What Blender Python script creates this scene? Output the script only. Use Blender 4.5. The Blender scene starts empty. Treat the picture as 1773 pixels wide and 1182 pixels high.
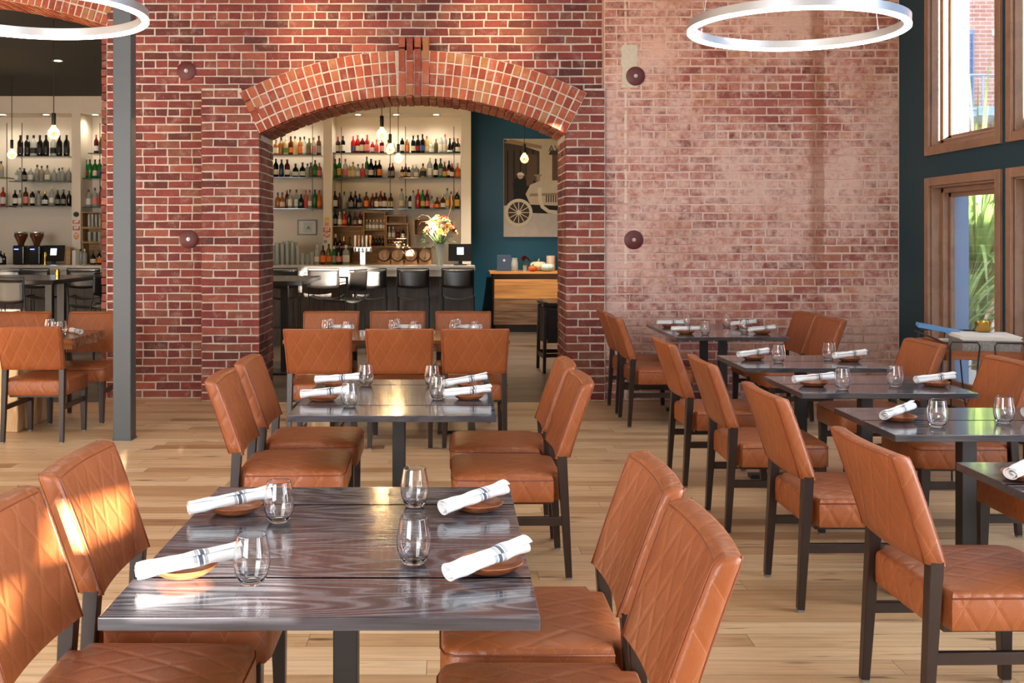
import bpy, bmesh, math, random
from mathutils import Vector, Matrix
R = math.radians
rnd = random.Random(7)
scene = bpy.context.scene
COL = scene.collection

# ---------------------------------------------------------------- camera, world, sun, exposure
FPX, VX, VY, EYE = 1773.0, 782.0, 410.0, 1.55
cam = bpy.data.cameras.new('camera')
cam.sensor_width = 36.0
cam.lens = 36.0 * FPX / 1773.0
cam.shift_x = (886.5 - VX) / 1773.0
cam.shift_y = (VY - 591.0) / 1773.0
cam.clip_start = 0.05
cam_o = bpy.data.objects.new('camera', cam)
cam_o.location = (0, 0, EYE)
cam_o.rotation_euler = (R(90), 0, 0)
COL.objects.link(cam_o)
scene.camera = cam_o

world = bpy.data.worlds.new('sky')
scene.world = world
world.use_nodes = True
wb = world.node_tree.nodes['Background']
wb.inputs[0].default_value = (0.80, 0.89, 1.0, 1)
wb.inputs[1].default_value = 4.6

def light(name, kind, loc, rot=(0, 0, 0), energy=10, color=(1, 1, 1), **kw):
    l = bpy.data.lights.new(name, kind)
    l.energy = energy
    l.color = color
    for k, v in kw.items():
        setattr(l, k, v)
    o = bpy.data.objects.new(name, l)
    o.location = loc
    o.rotation_euler = rot
    COL.objects.link(o)
    return o

SUN_DIR = Vector((-0.24, 1.0, -0.15)).normalized()
sun = light('sun', 'SUN', (3, -12, 6), energy=75, color=(1.0, 0.90, 0.76), angle=R(0.5))
sun.rotation_euler = SUN_DIR.to_track_quat('-Z', 'Y').to_euler()

def portal(name, loc, rot, sx, sy):
    o = light(name, 'AREA', loc, rot, 1.0, shape='RECTANGLE', size=sx, size_y=sy)
    o.data.cycles.is_portal = True
    return o
XR, YB = 4.26, 9.745          # right wall plane, right part of the brick wall
portal('far_window_daylight', (XR + 0.30, 6.6, 2.25), (0, R(90), 0), 4.2, 5.4)
# fill lamps added at the side windows and the rear opening
light('side_window_fill', 'AREA', (XR + 0.28, 0.45, 2.25), (0, R(90), 0), 980, (0.93, 0.96, 1.0), shape='RECTANGLE', size=4.1, size_y=6.6)
light('rear_fill', 'AREA', (-4.25, -3.0, 2.05), (R(90), 0, 0), 290, (1.0, 0.97, 0.93), shape='RECTANGLE', size=4.6, size_y=3.2)
# unseen fill lamps added under the dining room ceiling
for lx, ly in ((-2.6, 2.5), (1.6, 2.5), (-1.8, 6.6), (2.2, 6.8)):
    light('ceiling_fill', 'AREA', (lx, ly, 4.66), (0, 0, 0), 28, (1.0, 0.94, 0.86), shape='RECTANGLE', size=2.4, size_y=2.0)

vs = scene.view_settings
vs.view_transform = 'Standard'
vs.look = 'None'
vs.gamma = 1.0
vs.exposure = 0.6
try:
    vs.use_curve_mapping = False
except Exception:
    pass
cy = scene.cycles
cy.caustics_reflective = False
cy.caustics_refractive = False
cy.sample_clamp_indirect = 6.0
cy.max_bounces = 10
cy.diffuse_bounces = 5
cy.transparent_max_bounces = 16

# ---------------------------------------------------------------- node helpers
class NT:
    def __init__(s, name):
        s.m = bpy.data.materials.new(name)
        s.m.use_nodes = True
        s.t = s.m.node_tree
        s.n = s.t.nodes
        s.b = s.n['Principled BSDF']
        s.out = s.n['Material Output']
    def add(s, ty, **kw):
        n = s.n.new(ty)
        for k, v in kw.items():
            setattr(n, k, v)
        return n
    def link(s, a, b):
        s.t.links.new(a, b)
    def put(s, v, sock):
        if isinstance(v, (int, float)):
            sock.default_value = v
        elif isinstance(v, (tuple, list)):
            if sock.type == 'RGBA' and len(v) == 3:
                v = (*v, 1)
            sock.default_value = v
        else:
            s.link(v, sock)
    def math(s, op, a, b=None, c=None, clamp=False):
        n = s.add('ShaderNodeMath', operation=op, use_clamp=clamp)
        s.put(a, n.inputs[0])
        if b is not None: s.put(b, n.inputs[1])
        if c is not None: s.put(c, n.inputs[2])
        return n.outputs[0]
    def mix(s, f, a, b, blend='MIX'):
        n = s.add('ShaderNodeMix', data_type='RGBA', blend_type=blend)
        s.put(f, n.inputs[0]); s.put(a, n.inputs[6]); s.put(b, n.inputs[7])
        return n.outputs[2]
    def ramp(s, v, stops, interp='LINEAR'):
        n = s.add('ShaderNodeValToRGB')
        cr = n.color_ramp
        cr.interpolation = interp
        while len(cr.elements) < len(stops):
            cr.elements.new(0.5)
        for e, (p, c) in zip(cr.elements, stops):
            e.position = p
            e.color = (*c, 1) if len(c) == 3 else c
        s.put(v, n.inputs[0])
        return n.outputs[0]
    def rng(s, v, a, b, c=0.0, d=1.0):
        n = s.add('ShaderNodeMapRange', interpolation_type='SMOOTHSTEP')
        s.put(v, n.inputs[0])
        for i, q in enumerate((a, b, c, d)):
            n.inputs[i + 1].default_value = q
        return n.outputs[0]
    def coord(s, kind='Object'):
        return s.add('ShaderNodeTexCoord').outputs[kind]
    def pos(s):
        return s.add('ShaderNodeNewGeometry').outputs['Position']
    def sep(s, v):
        n = s.add('ShaderNodeSeparateXYZ'); s.put(v, n.inputs[0])
        return n.outputs
    def comb(s, x, y, z=0.0):
        n = s.add('ShaderNodeCombineXYZ')
        s.put(x, n.inputs[0]); s.put(y, n.inputs[1]); s.put(z, n.inputs[2])
        return n.outputs[0]
    def mapping(s, v, sc=(1, 1, 1), loc=(0, 0, 0)):
        n = s.add('ShaderNodeMapping'); s.put(v, n.inputs[0])
        n.inputs['Scale'].default_value = sc
        n.inputs['Location'].default_value = loc
        return n.outputs[0]
    def vadd(s, a, b):
        n = s.add('ShaderNodeVectorMath', operation='ADD')
        s.put(a, n.inputs[0]); s.put(b, n.inputs[1])
        return n.outputs[0]
    def noise(s, v, scale=5, detail=3, rough=0.5, dist=0.0):
        n = s.add('ShaderNodeTexNoise'); s.put(v, n.inputs['Vector'])
        n.inputs['Scale'].default_value = scale
        n.inputs['Detail'].default_value = detail
        n.inputs['Roughness'].default_value = rough
        n.inputs['Distortion'].default_value = dist
        return n.outputs[0]
    def white(s, v, dims='3D'):
        n = s.add('ShaderNodeTexWhiteNoise', noise_dimensions=dims)
        s.put(v, n.inputs['W' if dims == '1D' else 'Vector'])
        return n.outputs['Value']
    def vor(s, v, scale=5, feature='F1'):
        n = s.add('ShaderNodeTexVoronoi', feature=feature); s.put(v, n.inputs['Vector'])
        n.inputs['Scale'].default_value = scale
        return n.outputs['Distance']
    def bump(s, h, strength=0.3, dist=0.01, normal=None):
        n = s.add('ShaderNodeBump')
        n.inputs['Strength'].default_value = strength
        n.inputs['Distance'].default_value = dist
        s.put(h, n.inputs['Height'])
        if normal is not None: s.link(normal, n.inputs['Normal'])
        return n.outputs[0]
    def attr(s, name):
        return s.add('ShaderNodeAttribute', attribute_name=name).outputs
    def rand(s):
        return s.add('ShaderNodeObjectInfo').outputs['Random']
    def set(s, **kw):
        names = dict(base='Base Color', rough='Roughness', metal='Metallic', spec='Specular IOR Level', ior='IOR',
                     trans='Transmission Weight', coat='Coat Weight', coatr='Coat Roughness', normal='Normal',
                     emit='Emission Color', estr='Emission Strength', alpha='Alpha', sheen='Sheen Weight')
        for k, v in kw.items():
            s.put(v, s.b.inputs[names[k]])
        return s

def rgb(r, g, b):
    f = lambda c: (c / 255 / 12.92) if c / 255 <= 0.04045 else ((c / 255 + 0.055) / 1.055) ** 2.4
    return (f(r), f(g), f(b))

def plain(name, c, rough=0.5, metal=0.0, spec=0.5, coat=0.0, noise=0.0, nscale=20.0):
    k = NT(name)
    if noise > 0:
        n = k.noise(k.coord(), nscale, 4)
        base = k.mix(n, tuple(x * (1 - noise) for x in c), tuple(min(1, x * (1 + noise)) for x in c))
    else:
        base = c
    k.set(base=base, rough=rough, metal=metal, spec=spec, coat=coat)
    return k.m

def emit(name, c, strength):
    k = NT(name)
    k.set(base=c, emit=c, estr=strength, rough=0.4)
    return k.m

# ---------------------------------------------------------------- materials
def wall_marks_glow(k, base, p):
    # vertical orange-brown stripe and pale mortar scars on the right-hand wall
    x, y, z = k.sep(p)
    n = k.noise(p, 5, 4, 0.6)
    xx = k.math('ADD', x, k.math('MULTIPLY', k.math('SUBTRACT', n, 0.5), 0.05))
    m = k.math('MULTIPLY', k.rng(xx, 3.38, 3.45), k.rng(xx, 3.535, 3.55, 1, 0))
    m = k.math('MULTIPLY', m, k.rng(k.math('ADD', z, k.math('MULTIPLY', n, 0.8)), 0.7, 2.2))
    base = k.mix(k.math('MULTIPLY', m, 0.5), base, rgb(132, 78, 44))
    s = k.rng(k.math('ABSOLUTE', k.math('SUBTRACT', k.math('ADD', x, k.math('MULTIPLY', k.math('SUBTRACT', n, 0.5), 0.03)), 1.655)), 0.008, 0.016, 1, 0)
    s = k.math('MULTIPLY', s, k.rng(k.noise(k.comb(x, 0.0, k.math('MULTIPLY', z, 3.0)), 2.0, 4, 0.7), 0.42, 0.5))
    base = k.mix(k.math('MULTIPLY', s, 0.8), base, rgb(226, 208, 192))
    o = k.math('MULTIPLY', k.rng(k.math('ADD', z, k.math('MULTIPLY', n, 1.6)), 3.1, 4.6), 0.5)  # warm ring lamp glow painted into the upper wall colour
    return k.mix(o, base, k.mix(1.0, base, (1.12, 0.86, 0.62), 'MULTIPLY'))

def mat_brick(name, cols, wash=None, wash_amt=0.0):
    k = NT(name)
    a = k.attr('brick')
    r = k.sep(a['Vector'])
    base = k.ramp(r[0], cols)
    p = k.pos()
    n1 = k.noise(p, 9, 5, 0.6)
    n2 = k.noise(p, 60, 4, 0.6)
    base = k.mix(k.rng(n1, 0.35, 0.75, 0, 0.55), base, k.mix(1.0, base, (0.62, 0.55, 0.55), 'MULTIPLY'))
    base = k.mix(k.rng(n2, 0.35, 0.7, 0, 0.35), base, k.mix(1.0, base, (1.45, 1.35, 1.3), 'MULTIPLY'))
    fleck = k.rng(k.noise(p, 34, 5, 0.7), 0.64, 0.72)
    base = k.mix(k.math('MULTIPLY', fleck, 0.65), base, rgb(205, 190, 175))
    haze = k.rng(k.noise(p, 7, 6, 0.72), 0.50, 0.74, 0, 0.42)
    base = k.mix(haze, base, rgb(186, 160, 146))
    if wash:
        big = k.noise(p, 1.1, 4, 0.6)
        mid = k.noise(p, 14, 5, 0.7)
        w = k.math('MULTIPLY', k.rng(k.math('ADD', k.math('MULTIPLY', big, 0.55), k.math('MULTIPLY', mid, 0.45)), 0.40, 0.62), wash_amt)
        base = k.mix(w, base, wash)
        base = wall_marks_glow(k, base, p)
    h = k.math('ADD', k.math('MULTIPLY', n1, 0.5), k.math('MULTIPLY', n2, 0.6))
    k.set(base=base, rough=0.82, spec=0.25, normal=k.bump(h, 0.6, 0.006))
    return k.m

M = {}
M['brick'] = mat_brick('red_brick', [(0, rgb(92, 54, 50)), (0.25, rgb(116, 58, 54)), (0.6, rgb(134, 68, 62)), (0.85, rgb(126, 80, 66)), (1, rgb(152, 84, 70))])
M['arch_brick'] = mat_brick('arch_brick', [(0, rgb(128, 62, 46)), (0.4, rgb(158, 80, 58)), (0.75, rgb(172, 96, 68)), (1, rgb(158, 112, 74))])
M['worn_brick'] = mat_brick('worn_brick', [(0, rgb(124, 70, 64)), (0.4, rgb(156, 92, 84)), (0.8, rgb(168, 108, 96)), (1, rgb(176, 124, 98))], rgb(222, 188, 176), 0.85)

def mat_mortar(name, c, amt=0.25):
    k = NT(name)
    p = k.pos()
    n = k.noise(p, 30, 5, 0.65)
    m2 = k.noise(p, 2.2, 3, 0.6)
    base = k.mix(n, tuple(x * (1 - amt) for x in c), tuple(min(1, x * (1 + amt)) for x in c))
    base = k.mix(k.rng(m2, 0.5, 0.75, 0, 0.4), base, rgb(150, 122, 104))
    k.set(base=base, rough=0.9, spec=0.2, normal=k.bump(n, 0.8, 0.006))
    return k.m
M['mortar'] = mat_mortar('mortar', rgb(200, 186, 172), 0.35)

def mat_worn_mortar():
    k = NT('worn_mortar')
    p = k.pos()
    x, y, z = k.sep(p)
    n = k.noise(p, 26, 5, 0.65)
    m2 = k.noise(p, 2.0, 3, 0.6)
    base = k.mix(n, rgb(190, 158, 144), rgb(232, 212, 200))
    base = k.mix(k.rng(m2, 0.45, 0.7, 0, 0.6), base, rgb(168, 122, 100))
    base = wall_marks_glow(k, base, p)
    k.set(base=base, rough=0.9, spec=0.2, normal=k.bump(n, 0.8, 0.006))
    return k.m
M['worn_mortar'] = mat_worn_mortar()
M['plaster'] = plain('old_plaster', rgb(206, 194, 172), 0.9, noise=0.15, nscale=30)
M['rust'] = plain('orange_brown_stripe', rgb(140, 84, 46), 0.85, noise=0.3, nscale=6)

def mat_floor(name, cols, w, length, gloss, knots=1.0, seam=(0.09, 0.05, 0.03)):
    k = NT(name)
    x, y, z = k.sep(k.pos())
    yr = k.math('DIVIDE', y, w)
    row = k.math('FLOOR', yr)
    off = k.math('MULTIPLY', k.white(row, '1D'), 7.3)
    xs = k.math('DIVIDE', k.math('ADD', x, off), length)
    idx = k.math('FLOOR', xs)
    pid = k.white(k.comb(row, idx, 0.0))
    pid2 = k.white(k.comb(row, idx, 3.7))
    gx = k.math('ADD', k.math('MULTIPLY', x, 1.6), k.math('MULTIPLY', pid, 31.0))
    gy = k.math('ADD', k.math('MULTIPLY', y, 42.0), k.math('MULTIPLY', pid2, 17.0))
    g = k.noise(k.comb(gx, gy), 1.0, 5, 0.62, 0.4)
    g2 = k.noise(k.comb(k.math('MULTIPLY', gx, 0.9), k.math('MULTIPLY', gy, 0.16)), 1.0, 3, 0.55, 1.2)
    base = k.ramp(pid, cols)
    base = k.mix(k.rng(g, 0.38, 0.70, 0, 0.50), base, k.mix(1.0, base, (0.62, 0.52, 0.44), 'MULTIPLY'))
    base = k.mix(k.rng(g2, 0.55, 0.78, 0, 0.60), base, k.mix(1.0, base, (0.58, 0.46, 0.38), 'MULTIPLY'))
    kn = k.vor(k.comb(k.math('ADD', k.math('MULTIPLY', x, 1.5), k.math('MULTIPLY', pid2, 9.0)), k.math('MULTIPLY', y, 7.0)), 1.0)
    kmask = k.math('MULTIPLY', k.rng(kn, 0.03, 0.15, 1, 0), k.math('GREATER_THAN', pid2, 0.35))
    kmask = k.math('MULTIPLY', kmask, knots)
    base = k.mix(k.math('MULTIPLY', kmask, 0.8), base, (0.06, 0.03, 0.018))
    cr = k.noise(k.comb(k.math('MULTIPLY', gx, 1.8), k.math('MULTIPLY', gy, 0.9)), 1.0, 2, 0.5)
    base = k.mix(k.math('MULTIPLY', k.rng(cr, 0.66, 0.73), 0.75 * knots), base, (0.07, 0.035, 0.02))
    fy = k.math('FRACT', yr)
    fx = k.math('FRACT', xs)
    e1 = k.math('MINIMUM', fy, k.math('SUBTRACT', 1.0, fy))
    e2 = k.math('MULTIPLY', k.math('MINIMUM', fx, k.math('SUBTRACT', 1.0, fx)), length / w)
    e = k.math('MINIMUM', e1, e2)
    s = k.rng(e, 0.004, 0.02, 1, 0)
    base = k.mix(k.math('MULTIPLY', s, 0.7), base, seam)
    h = k.math('SUBTRACT', k.math('MULTIPLY', g, 0.12), k.math('ADD', s, k.math('MULTIPLY', kmask, 0.3)))
    k.set(base=base, rough=k.rng(g, 0.3, 0.8, gloss, gloss + 0.18), spec=0.45, normal=k.bump(h, 0.35, 0.003))
    return k.m
M['floor'] = mat_floor('hickory_floor', [(0, rgb(188, 150, 110)), (0.3, rgb(212, 178, 138)), (0.65, rgb(222, 192, 154)), (0.88, rgb(202, 166, 124)), (1, rgb(162, 120, 82))], 0.125, 1.7, 0.32)
M['bar_floor'] = mat_floor('dark_plank_floor', [(0, rgb(74, 62, 54)), (0.5, rgb(92, 78, 68)), (1, rgb(104, 88, 74))], 0.16, 1.9, 0.30, 0.3, (0.02, 0.015, 0.01))

def mat_leather():
    k = NT('saddle_leather')
    uv = k.sep(k.coord('UV'))
    p, q = 0.100, 0.170
    u = k.math('DIVIDE', uv[0], p)
    v = k.math('DIVIDE', uv[1], q)
    def tri(a):
        f = k.math('FRACT', a)
        return k.math('MINIMUM', f, k.math('SUBTRACT', 1.0, f))
    d = k.math('MINIMUM', tri(k.math('ADD', u, v)), tri(k.math('SUBTRACT', u, v)))
    line = k.rng(d, 0.007, 0.020, 1, 0)
    puff = k.rng(d, 0.0, 0.20)
    oc = k.coord()
    n1 = k.noise(oc, 5, 3, 0.5)
    grain = k.vor(oc, 330)
    rv = k.rand()
    base = k.mix(n1, rgb(132, 70, 35), rgb(160, 91, 50))
    base = k.mix(k.math('MULTIPLY', rv, 0.30), base, rgb(124, 63, 32))
    base = k.mix(k.math('MULTIPLY', line, 0.16), base, rgb(226, 160, 112))
    h = k.math('ADD', k.math('MULTIPLY', puff, 1.5), k.math('MULTIPLY', grain, 0.28))
    k.set(base=base, rough=k.rng(n1, 0.3, 0.7, 0.36, 0.46), spec=0.45, normal=k.bump(h, 0.24, 0.005))
    return k.m
M['leather'] = mat_leather()
M['piping'] = plain('leather_piping', rgb(122, 58, 28), 0.45)
M['chair_wood'] = plain('espresso_wood', rgb(38, 24, 20), 0.32, noise=0.3, nscale=14)
M['foot_pad'] = plain('foot_pad', rgb(120, 112, 104), 0.5)
M['black_metal'] = plain('black_metal', rgb(26, 26, 28), 0.4, spec=0.5)

def mat_table():
    k = NT('grey_stained_oak')
    o = k.coord()
    rv = k.rand()
    x, y, z = k.sep(o)
    row = k.math('FLOOR', k.math('DIVIDE', k.math('ADD', y, 5.0 + 0.19), 0.38))
    ro = k.math('ADD', k.math('MULTIPLY', k.white(row, '1D'), 13.0), k.math('MULTIPLY', rv, 40.0))
    v = k.comb(k.math('ADD', k.math('MULTIPLY', x, 1.05), ro), k.math('MULTIPLY', y, 6.5), k.math('MULTIPLY', z, 6.5))
    n = k.noise(v, 1.0, 2, 0.45, 0.25)
    ring = k.math('FRACT', k.math('MULTIPLY', n, 17.0))
    ring = k.math('ABSOLUTE', k.math('SUBTRACT', ring, 0.5))
    fine = k.noise(k.comb(k.math('MULTIPLY', x, 7.0), k.math('MULTIPLY', y, 190.0), k.math('MULTIPLY', z, 190.0)), 1.0, 4, 0.6)
    f = k.math('ADD', k.math('MULTIPLY', k.rng(ring, 0.05, 0.42), k.math('ADD', 0.12, k.math('MULTIPLY', k.math('ABSOLUTE', k.sep(k.coord('Normal'))[2]), 0.48))), k.math('MULTIPLY', fine, 0.50))
    base = k.ramp(f, [(0.12, rgb(42, 41, 46)), (0.45, rgb(66, 65, 72)), (0.78, rgb(90, 89, 96)), (1.0, rgb(122, 121, 127))])
    k.set(base=base, rough=k.rng(fine, 0.3, 0.7, 0.12, 0.20), spec=0.5, normal=k.bump(f, 0.12, 0.0012), coat=0.4, coatr=0.06)
    return k.m
M['table'] = mat_table()
M['seam'] = plain('table_seam', rgb(8, 7, 7), 1.0, spec=0.0)

def mat_wood(name, c0, c1, sc=(2.2, 26, 26), rough=0.4, coat=0.0, axis=0):
    k = NT(name)
    o = k.coord()
    s = list(sc)
    if axis == 2:
        s = [sc[1], sc[2], sc[0]]
    elif axis == 1:
        s = [sc[1], sc[0], sc[2]]
    v = k.vadd(k.mapping(o, tuple(s)), k.comb(k.math('MULTIPLY', k.rand(), 50.0), 0.0, 0.0))
    n = k.noise(v, 1.0, 5, 0.6, 0.8)
    n2 = k.noise(v, 0.3, 2, 0.5, 0.5)
    base = k.mix(k.rng(n, 0.3, 0.7), c0, c1)
    base = k.mix(k.rng(n2, 0.5, 0.75, 0, 0.5), base, tuple(x * 0.5 for x in c0))
    k.set(base=base, rough=rough, coat=coat, normal=k.bump(n, 0.2, 0.002))
    return k.m
M['acacia'] = mat_wood('acacia_wood', rgb(112, 58, 32), rgb(172, 106, 66), (9, 50, 50), 0.34)
M['slab_wood'] = mat_wood('live_edge_walnut', rgb(96, 58, 34), rgb(164, 108, 66), (1.6, 16, 16), 0.22, 0.4)
M['pale_slab'] = mat_wood('pale_slab_wood', rgb(176, 138, 92), rgb(222, 190, 142), (3, 12, 12), 0.5, axis=2)
M['oak'] = mat_wood('honey_oak', rgb(176, 116, 60), rgb(214, 156, 92), (1.4, 24, 24), 0.4)
M['barn_oak'] = mat_wood('weathered_oak', rgb(84, 60, 42), rgb(140, 104, 74), (1.4, 20, 20), 0.6)
M['crate'] = mat_wood('crate_pine', rgb(150, 112, 70), rgb(190, 150, 100), (3, 30, 30), 0.55)
M['barrel_wood'] = mat_wood('barrel_oak', rgb(108, 76, 52), rgb(160, 120, 86), (20, 20, 4), 0.55)
M['barrel_head'] = mat_wood('barrel_head_oak', rgb(140, 104, 74), rgb(186, 148, 110), (30, 4, 4), 0.55)
M['dark_wood'] = mat_wood('dark_stained_wood', rgb(22, 16, 14), rgb(44, 32, 26), (3, 24, 24), 0.4)
M['casing'] = mat_wood('window_casing_paint', rgb(130, 97, 76), rgb(142, 108, 86), (10, 10, 10), 0.45)
M['teal'] = plain('teal_paint', rgb(12, 48, 60), 0.7, noise=0.06, nscale=3)
M['teal_bar'] = plain('teal_blue_paint', rgb(20, 92, 122), 0.5, noise=0.08, nscale=2)
M['white_paint'] = plain('warm_white_paint', rgb(222, 212, 196), 0.6, noise=0.03, nscale=3)
M['steel'] = plain('grey_steel_paint', rgb(66, 69, 71), 0.42, noise=0.08, nscale=6)
M['ceiling'] = mat_wood('dark_ceiling_boards', rgb(52, 40, 32), rgb(78, 60, 46), (1.2, 9, 9), 0.7)
M['black_paint'] = plain('black_ceiling_paint', rgb(9, 8, 8), 0.8)
M['plaster_wall'] = plain('pale_plaster_wall', rgb(214, 208, 198), 0.8, noise=0.03, nscale=3)
M['disc_iron'] = plain('painted_iron', rgb(92, 34, 34), 0.5, noise=0.2, nscale=30)
M['bolt'] = plain('galvanized_bolt', rgb(190, 186, 176), 0.4, metal=0.6)
M['alu'] = plain('brushed_aluminium', rgb(186, 186, 188), 0.38, metal=0.85)
M['ring_glow'] = emit('ring_diffuser', (1.0, 0.90, 0.76), 15.0)
M['chrome'] = plain('chrome', (0.55, 0.55, 0.56), 0.22, metal=1.0)
M['brass'] = plain('brass', rgb(190, 150, 70), 0.25, metal=1.0)
M['black_plastic'] = plain('black_plastic', rgb(16, 16, 18), 0.28)
M['black_leather'] = plain('black_sling_leather', rgb(22, 19, 18), 0.30, noise=0.3, nscale=30)
M['bar_stone'] = plain('bar_top_stone', rgb(150, 144, 138), 0.25, noise=0.12, nscale=12)
M['bar_edge'] = plain('bar_pale_rail', rgb(206, 200, 190), 0.35)
M['bar_front'] = mat_wood('bar_front_boards', rgb(40, 31, 26), rgb(66, 52, 42), (20, 20, 2), 0.45, axis=0)
M['iron'] = plain('wrought_iron', rgb(14, 14, 16), 0.45)
M['paper'] = plain('white_paper', rgb(226, 222, 216), 0.8)
M['news'] = plain('newsprint_edges', rgb(140, 136, 132), 0.9, noise=0.6, nscale=70)
M['blue_folder'] = plain('blue_folder', rgb(72, 132, 186), 0.45)

def mat_linen():
    k = NT('striped_linen')
    uv = k.sep(k.coord('UV'))
    u = uv[0]
    def band(c, w):
        return k.rng(k.math('ABSOLUTE', k.math('SUBTRACT', u, c)), w, w + 0.0012, 1, 0)
    thick = band(0.026, 0.0042)
    thin = k.math('MAXIMUM', k.math('MAXIMUM', band(0.0155, 0.0011), band(0.0365, 0.0011)), k.math('MAXIMUM', band(0.0115, 0.0007), band(0.0405, 0.0007)))
    oc = k.coord()
    n = k.noise(oc, 40, 4, 0.6)
    base = k.mix(n, rgb(222, 222, 224), rgb(240, 240, 240))
    base = k.mix(k.math('MULTIPLY', thin, 0.75), base, rgb(100, 108, 122))
    base = k.mix(k.math('MULTIPLY', thick, 0.92), base, rgb(44, 56, 80))
    k.set(base=base, rough=0.85, spec=0.2, sheen=0.2, normal=k.bump(k.noise(oc, 22, 4, 0.6), 0.35, 0.006))
    return k.m
M['linen'] = mat_linen()

def mat_glass(name='clear_glass', tint=(1, 1, 1)):
    k = NT(name)
    k.set(base=tint, rough=0.0, trans=1.0, ior=1.45)
    return k.m
M['glass'] = mat_glass()

def mat_pane(name='window_glass', tint=(0.97, 0.99, 1.0), refl=0.5):
    k = NT(name)
    tr = k.add('ShaderNodeBsdfTransparent'); tr.inputs[0].default_value = (*tint, 1)
    gl = k.add('ShaderNodeBsdfGlossy'); gl.inputs['Roughness'].default_value = 0.02
    lw = k.add('ShaderNodeFresnel'); lw.inputs[0].default_value = 1.45
    mx = k.add('ShaderNodeMixShader')
    k.link(k.math('MULTIPLY', lw.outputs[0], refl), mx.inputs[0]); k.link(tr.outputs[0], mx.inputs[1]); k.link(gl.outputs[0], mx.inputs[2])
    k.link(mx.outputs[0], k.out.inputs[0])
    return k.m
M['pane'] = mat_pane()
M['shelf_glass'] = plain('shelf_glass_edge', rgb(66, 84, 80), 0.1)
def mat_bottle_glass(name, c, clear):
    k = NT(name)
    tr = k.add('ShaderNodeBsdfTransparent'); tr.inputs[0].default_value = (*[0.55 + 0.45 * x for x in c], 1)
    mx = k.add('ShaderNodeMixShader'); mx.inputs[0].default_value = 1 - clear
    k.set(base=c, rough=0.08, spec=0.6)
    k.link(tr.outputs[0], mx.inputs[1]); k.link(k.b.outputs[0], mx.inputs[2])
    k.link(mx.outputs[0], k.out.inputs[0])
    return k.m
BG = {}
for nm, c, cl in [('clear', (200, 204, 198), .55), ('pale', (214, 190, 140), .4), ('amber', (176, 104, 40), .25), ('brown', (92, 48, 24), .1),
                  ('dark', (24, 20, 18), 0), ('black', (12, 12, 13), 0), ('green', (30, 120, 52), .15), ('olive', (96, 92, 40), .2), ('red', (176, 30, 28), .15),
                  ('maroon', (84, 18, 24), .05), ('blue', (26, 40, 84), .1), ('orange', (226, 104, 30), .1), ('pink', (206, 110, 100), .3), ('teal', (18, 44, 48), .05),
                  ('yellow', (216, 180, 90), .3)]:
    BG[nm] = mat_bottle_glass(nm + '_bottle_glass', rgb(*c), cl)
LB = {nm: plain(nm + '_paper_label', rgb(*c), 0.6) for nm, c in dict(white=(226, 222, 212), cream=(216, 200, 164), black=(24, 22, 22), red=(190, 40, 34),
      orange=(230, 120, 40), yellow=(220, 180, 80), green=(60, 120, 60), blue=(50, 76, 130), pink=(220, 130, 120), grey=(140, 136, 130)).items()}
# ---------------------------------------------------------------- mesh helpers
def new():
    return bmesh.new()

def box(bm, c, s, rot=None, taper=None):
    """box centred at c, size s; taper=(sx,sy) scales the bottom."""
    vs_ = []
    for z in (-1, 1):
        for (x, y) in ((-1, -1), (1, -1), (1, 1), (-1, 1)):
            kx = ky = 1.0
            if taper and z < 0:
                kx, ky = taper
            p = Vector((x * s[0] / 2 * kx, y * s[1] / 2 * ky, z * s[2] / 2))
            if rot: p = rot @ p
            vs_.append(bm.verts.new(p + Vector(c)))
    for f in ((3, 2, 1, 0), (4, 5, 6, 7), (0, 1, 5, 4), (1, 2, 6, 5), (2, 3, 7, 6), (3, 0, 4, 7)):
        bm.faces.new([vs_[i] for i in f])
    return vs_

def bar(bm, p0, p1, s0, s1=None, up=Vector((0, 1, 0))):
    """rectangular bar from p0 to p1; s0/s1 = (width, depth) at its ends."""
    s1 = s1 or s0
    p0, p1 = Vector(p0), Vector(p1)
    d = (p1 - p0).normalized()
    x = up.cross(d)
    if x.length < 1e-4: x = Vector((1, 0, 0)).cross(d)
    x.normalize()
    y = d.cross(x)
    vv = []
    for p, s in ((p0, s0), (p1, s1)):
        for a, b in ((-1, -1), (1, -1), (1, 1), (-1, 1)):
            vv.append(bm.verts.new(p + x * a * s[0] / 2 + y * b * s[1] / 2))
    for f in ((3, 2, 1, 0), (4, 5, 6, 7), (0, 1, 5, 4), (1, 2, 6, 5), (2, 3, 7, 6), (3, 0, 4, 7)):
        bm.faces.new([vv[i] for i in f])

def tube(bm, pts, r, n=8, closed=False, caps=True):
    pts = [Vector(p) for p in pts]
    m = len(pts)
    rr = r if isinstance(r, (list, tuple)) else [r] * m
    rings = []
    prev = None
    for i, p in enumerate(pts):
        if closed:
            t = pts[(i + 1) % m] - pts[i - 1]
        else:
            t = pts[min(i + 1, m - 1)] - pts[max(i - 1, 0)]
        t.normalize()
        if prev is None:
            a = Vector((0, 0, 1)) if abs(t.z) < 0.9 else Vector((1, 0, 0))
            u = t.cross(a).normalized()
        else:
            u = prev - t * prev.dot(t)
            u.normalize()
        prev = u
        w = t.cross(u)
        rings.append([bm.verts.new(p + (u * math.cos(2 * math.pi * k / n) + w * math.sin(2 * math.pi * k / n)) * rr[i]) for k in range(n)])
    rng_ = range(m) if closed else range(m - 1)
    for i in rng_:
        a, b = rings[i], rings[(i + 1) % m]
        for k in range(n):
            bm.faces.new((a[k], a[(k + 1) % n], b[(k + 1) % n], b[k]))
    if caps and not closed:
        bm.faces.new(rings[0][::-1]); bm.faces.new(rings[-1])
    return rings

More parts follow.
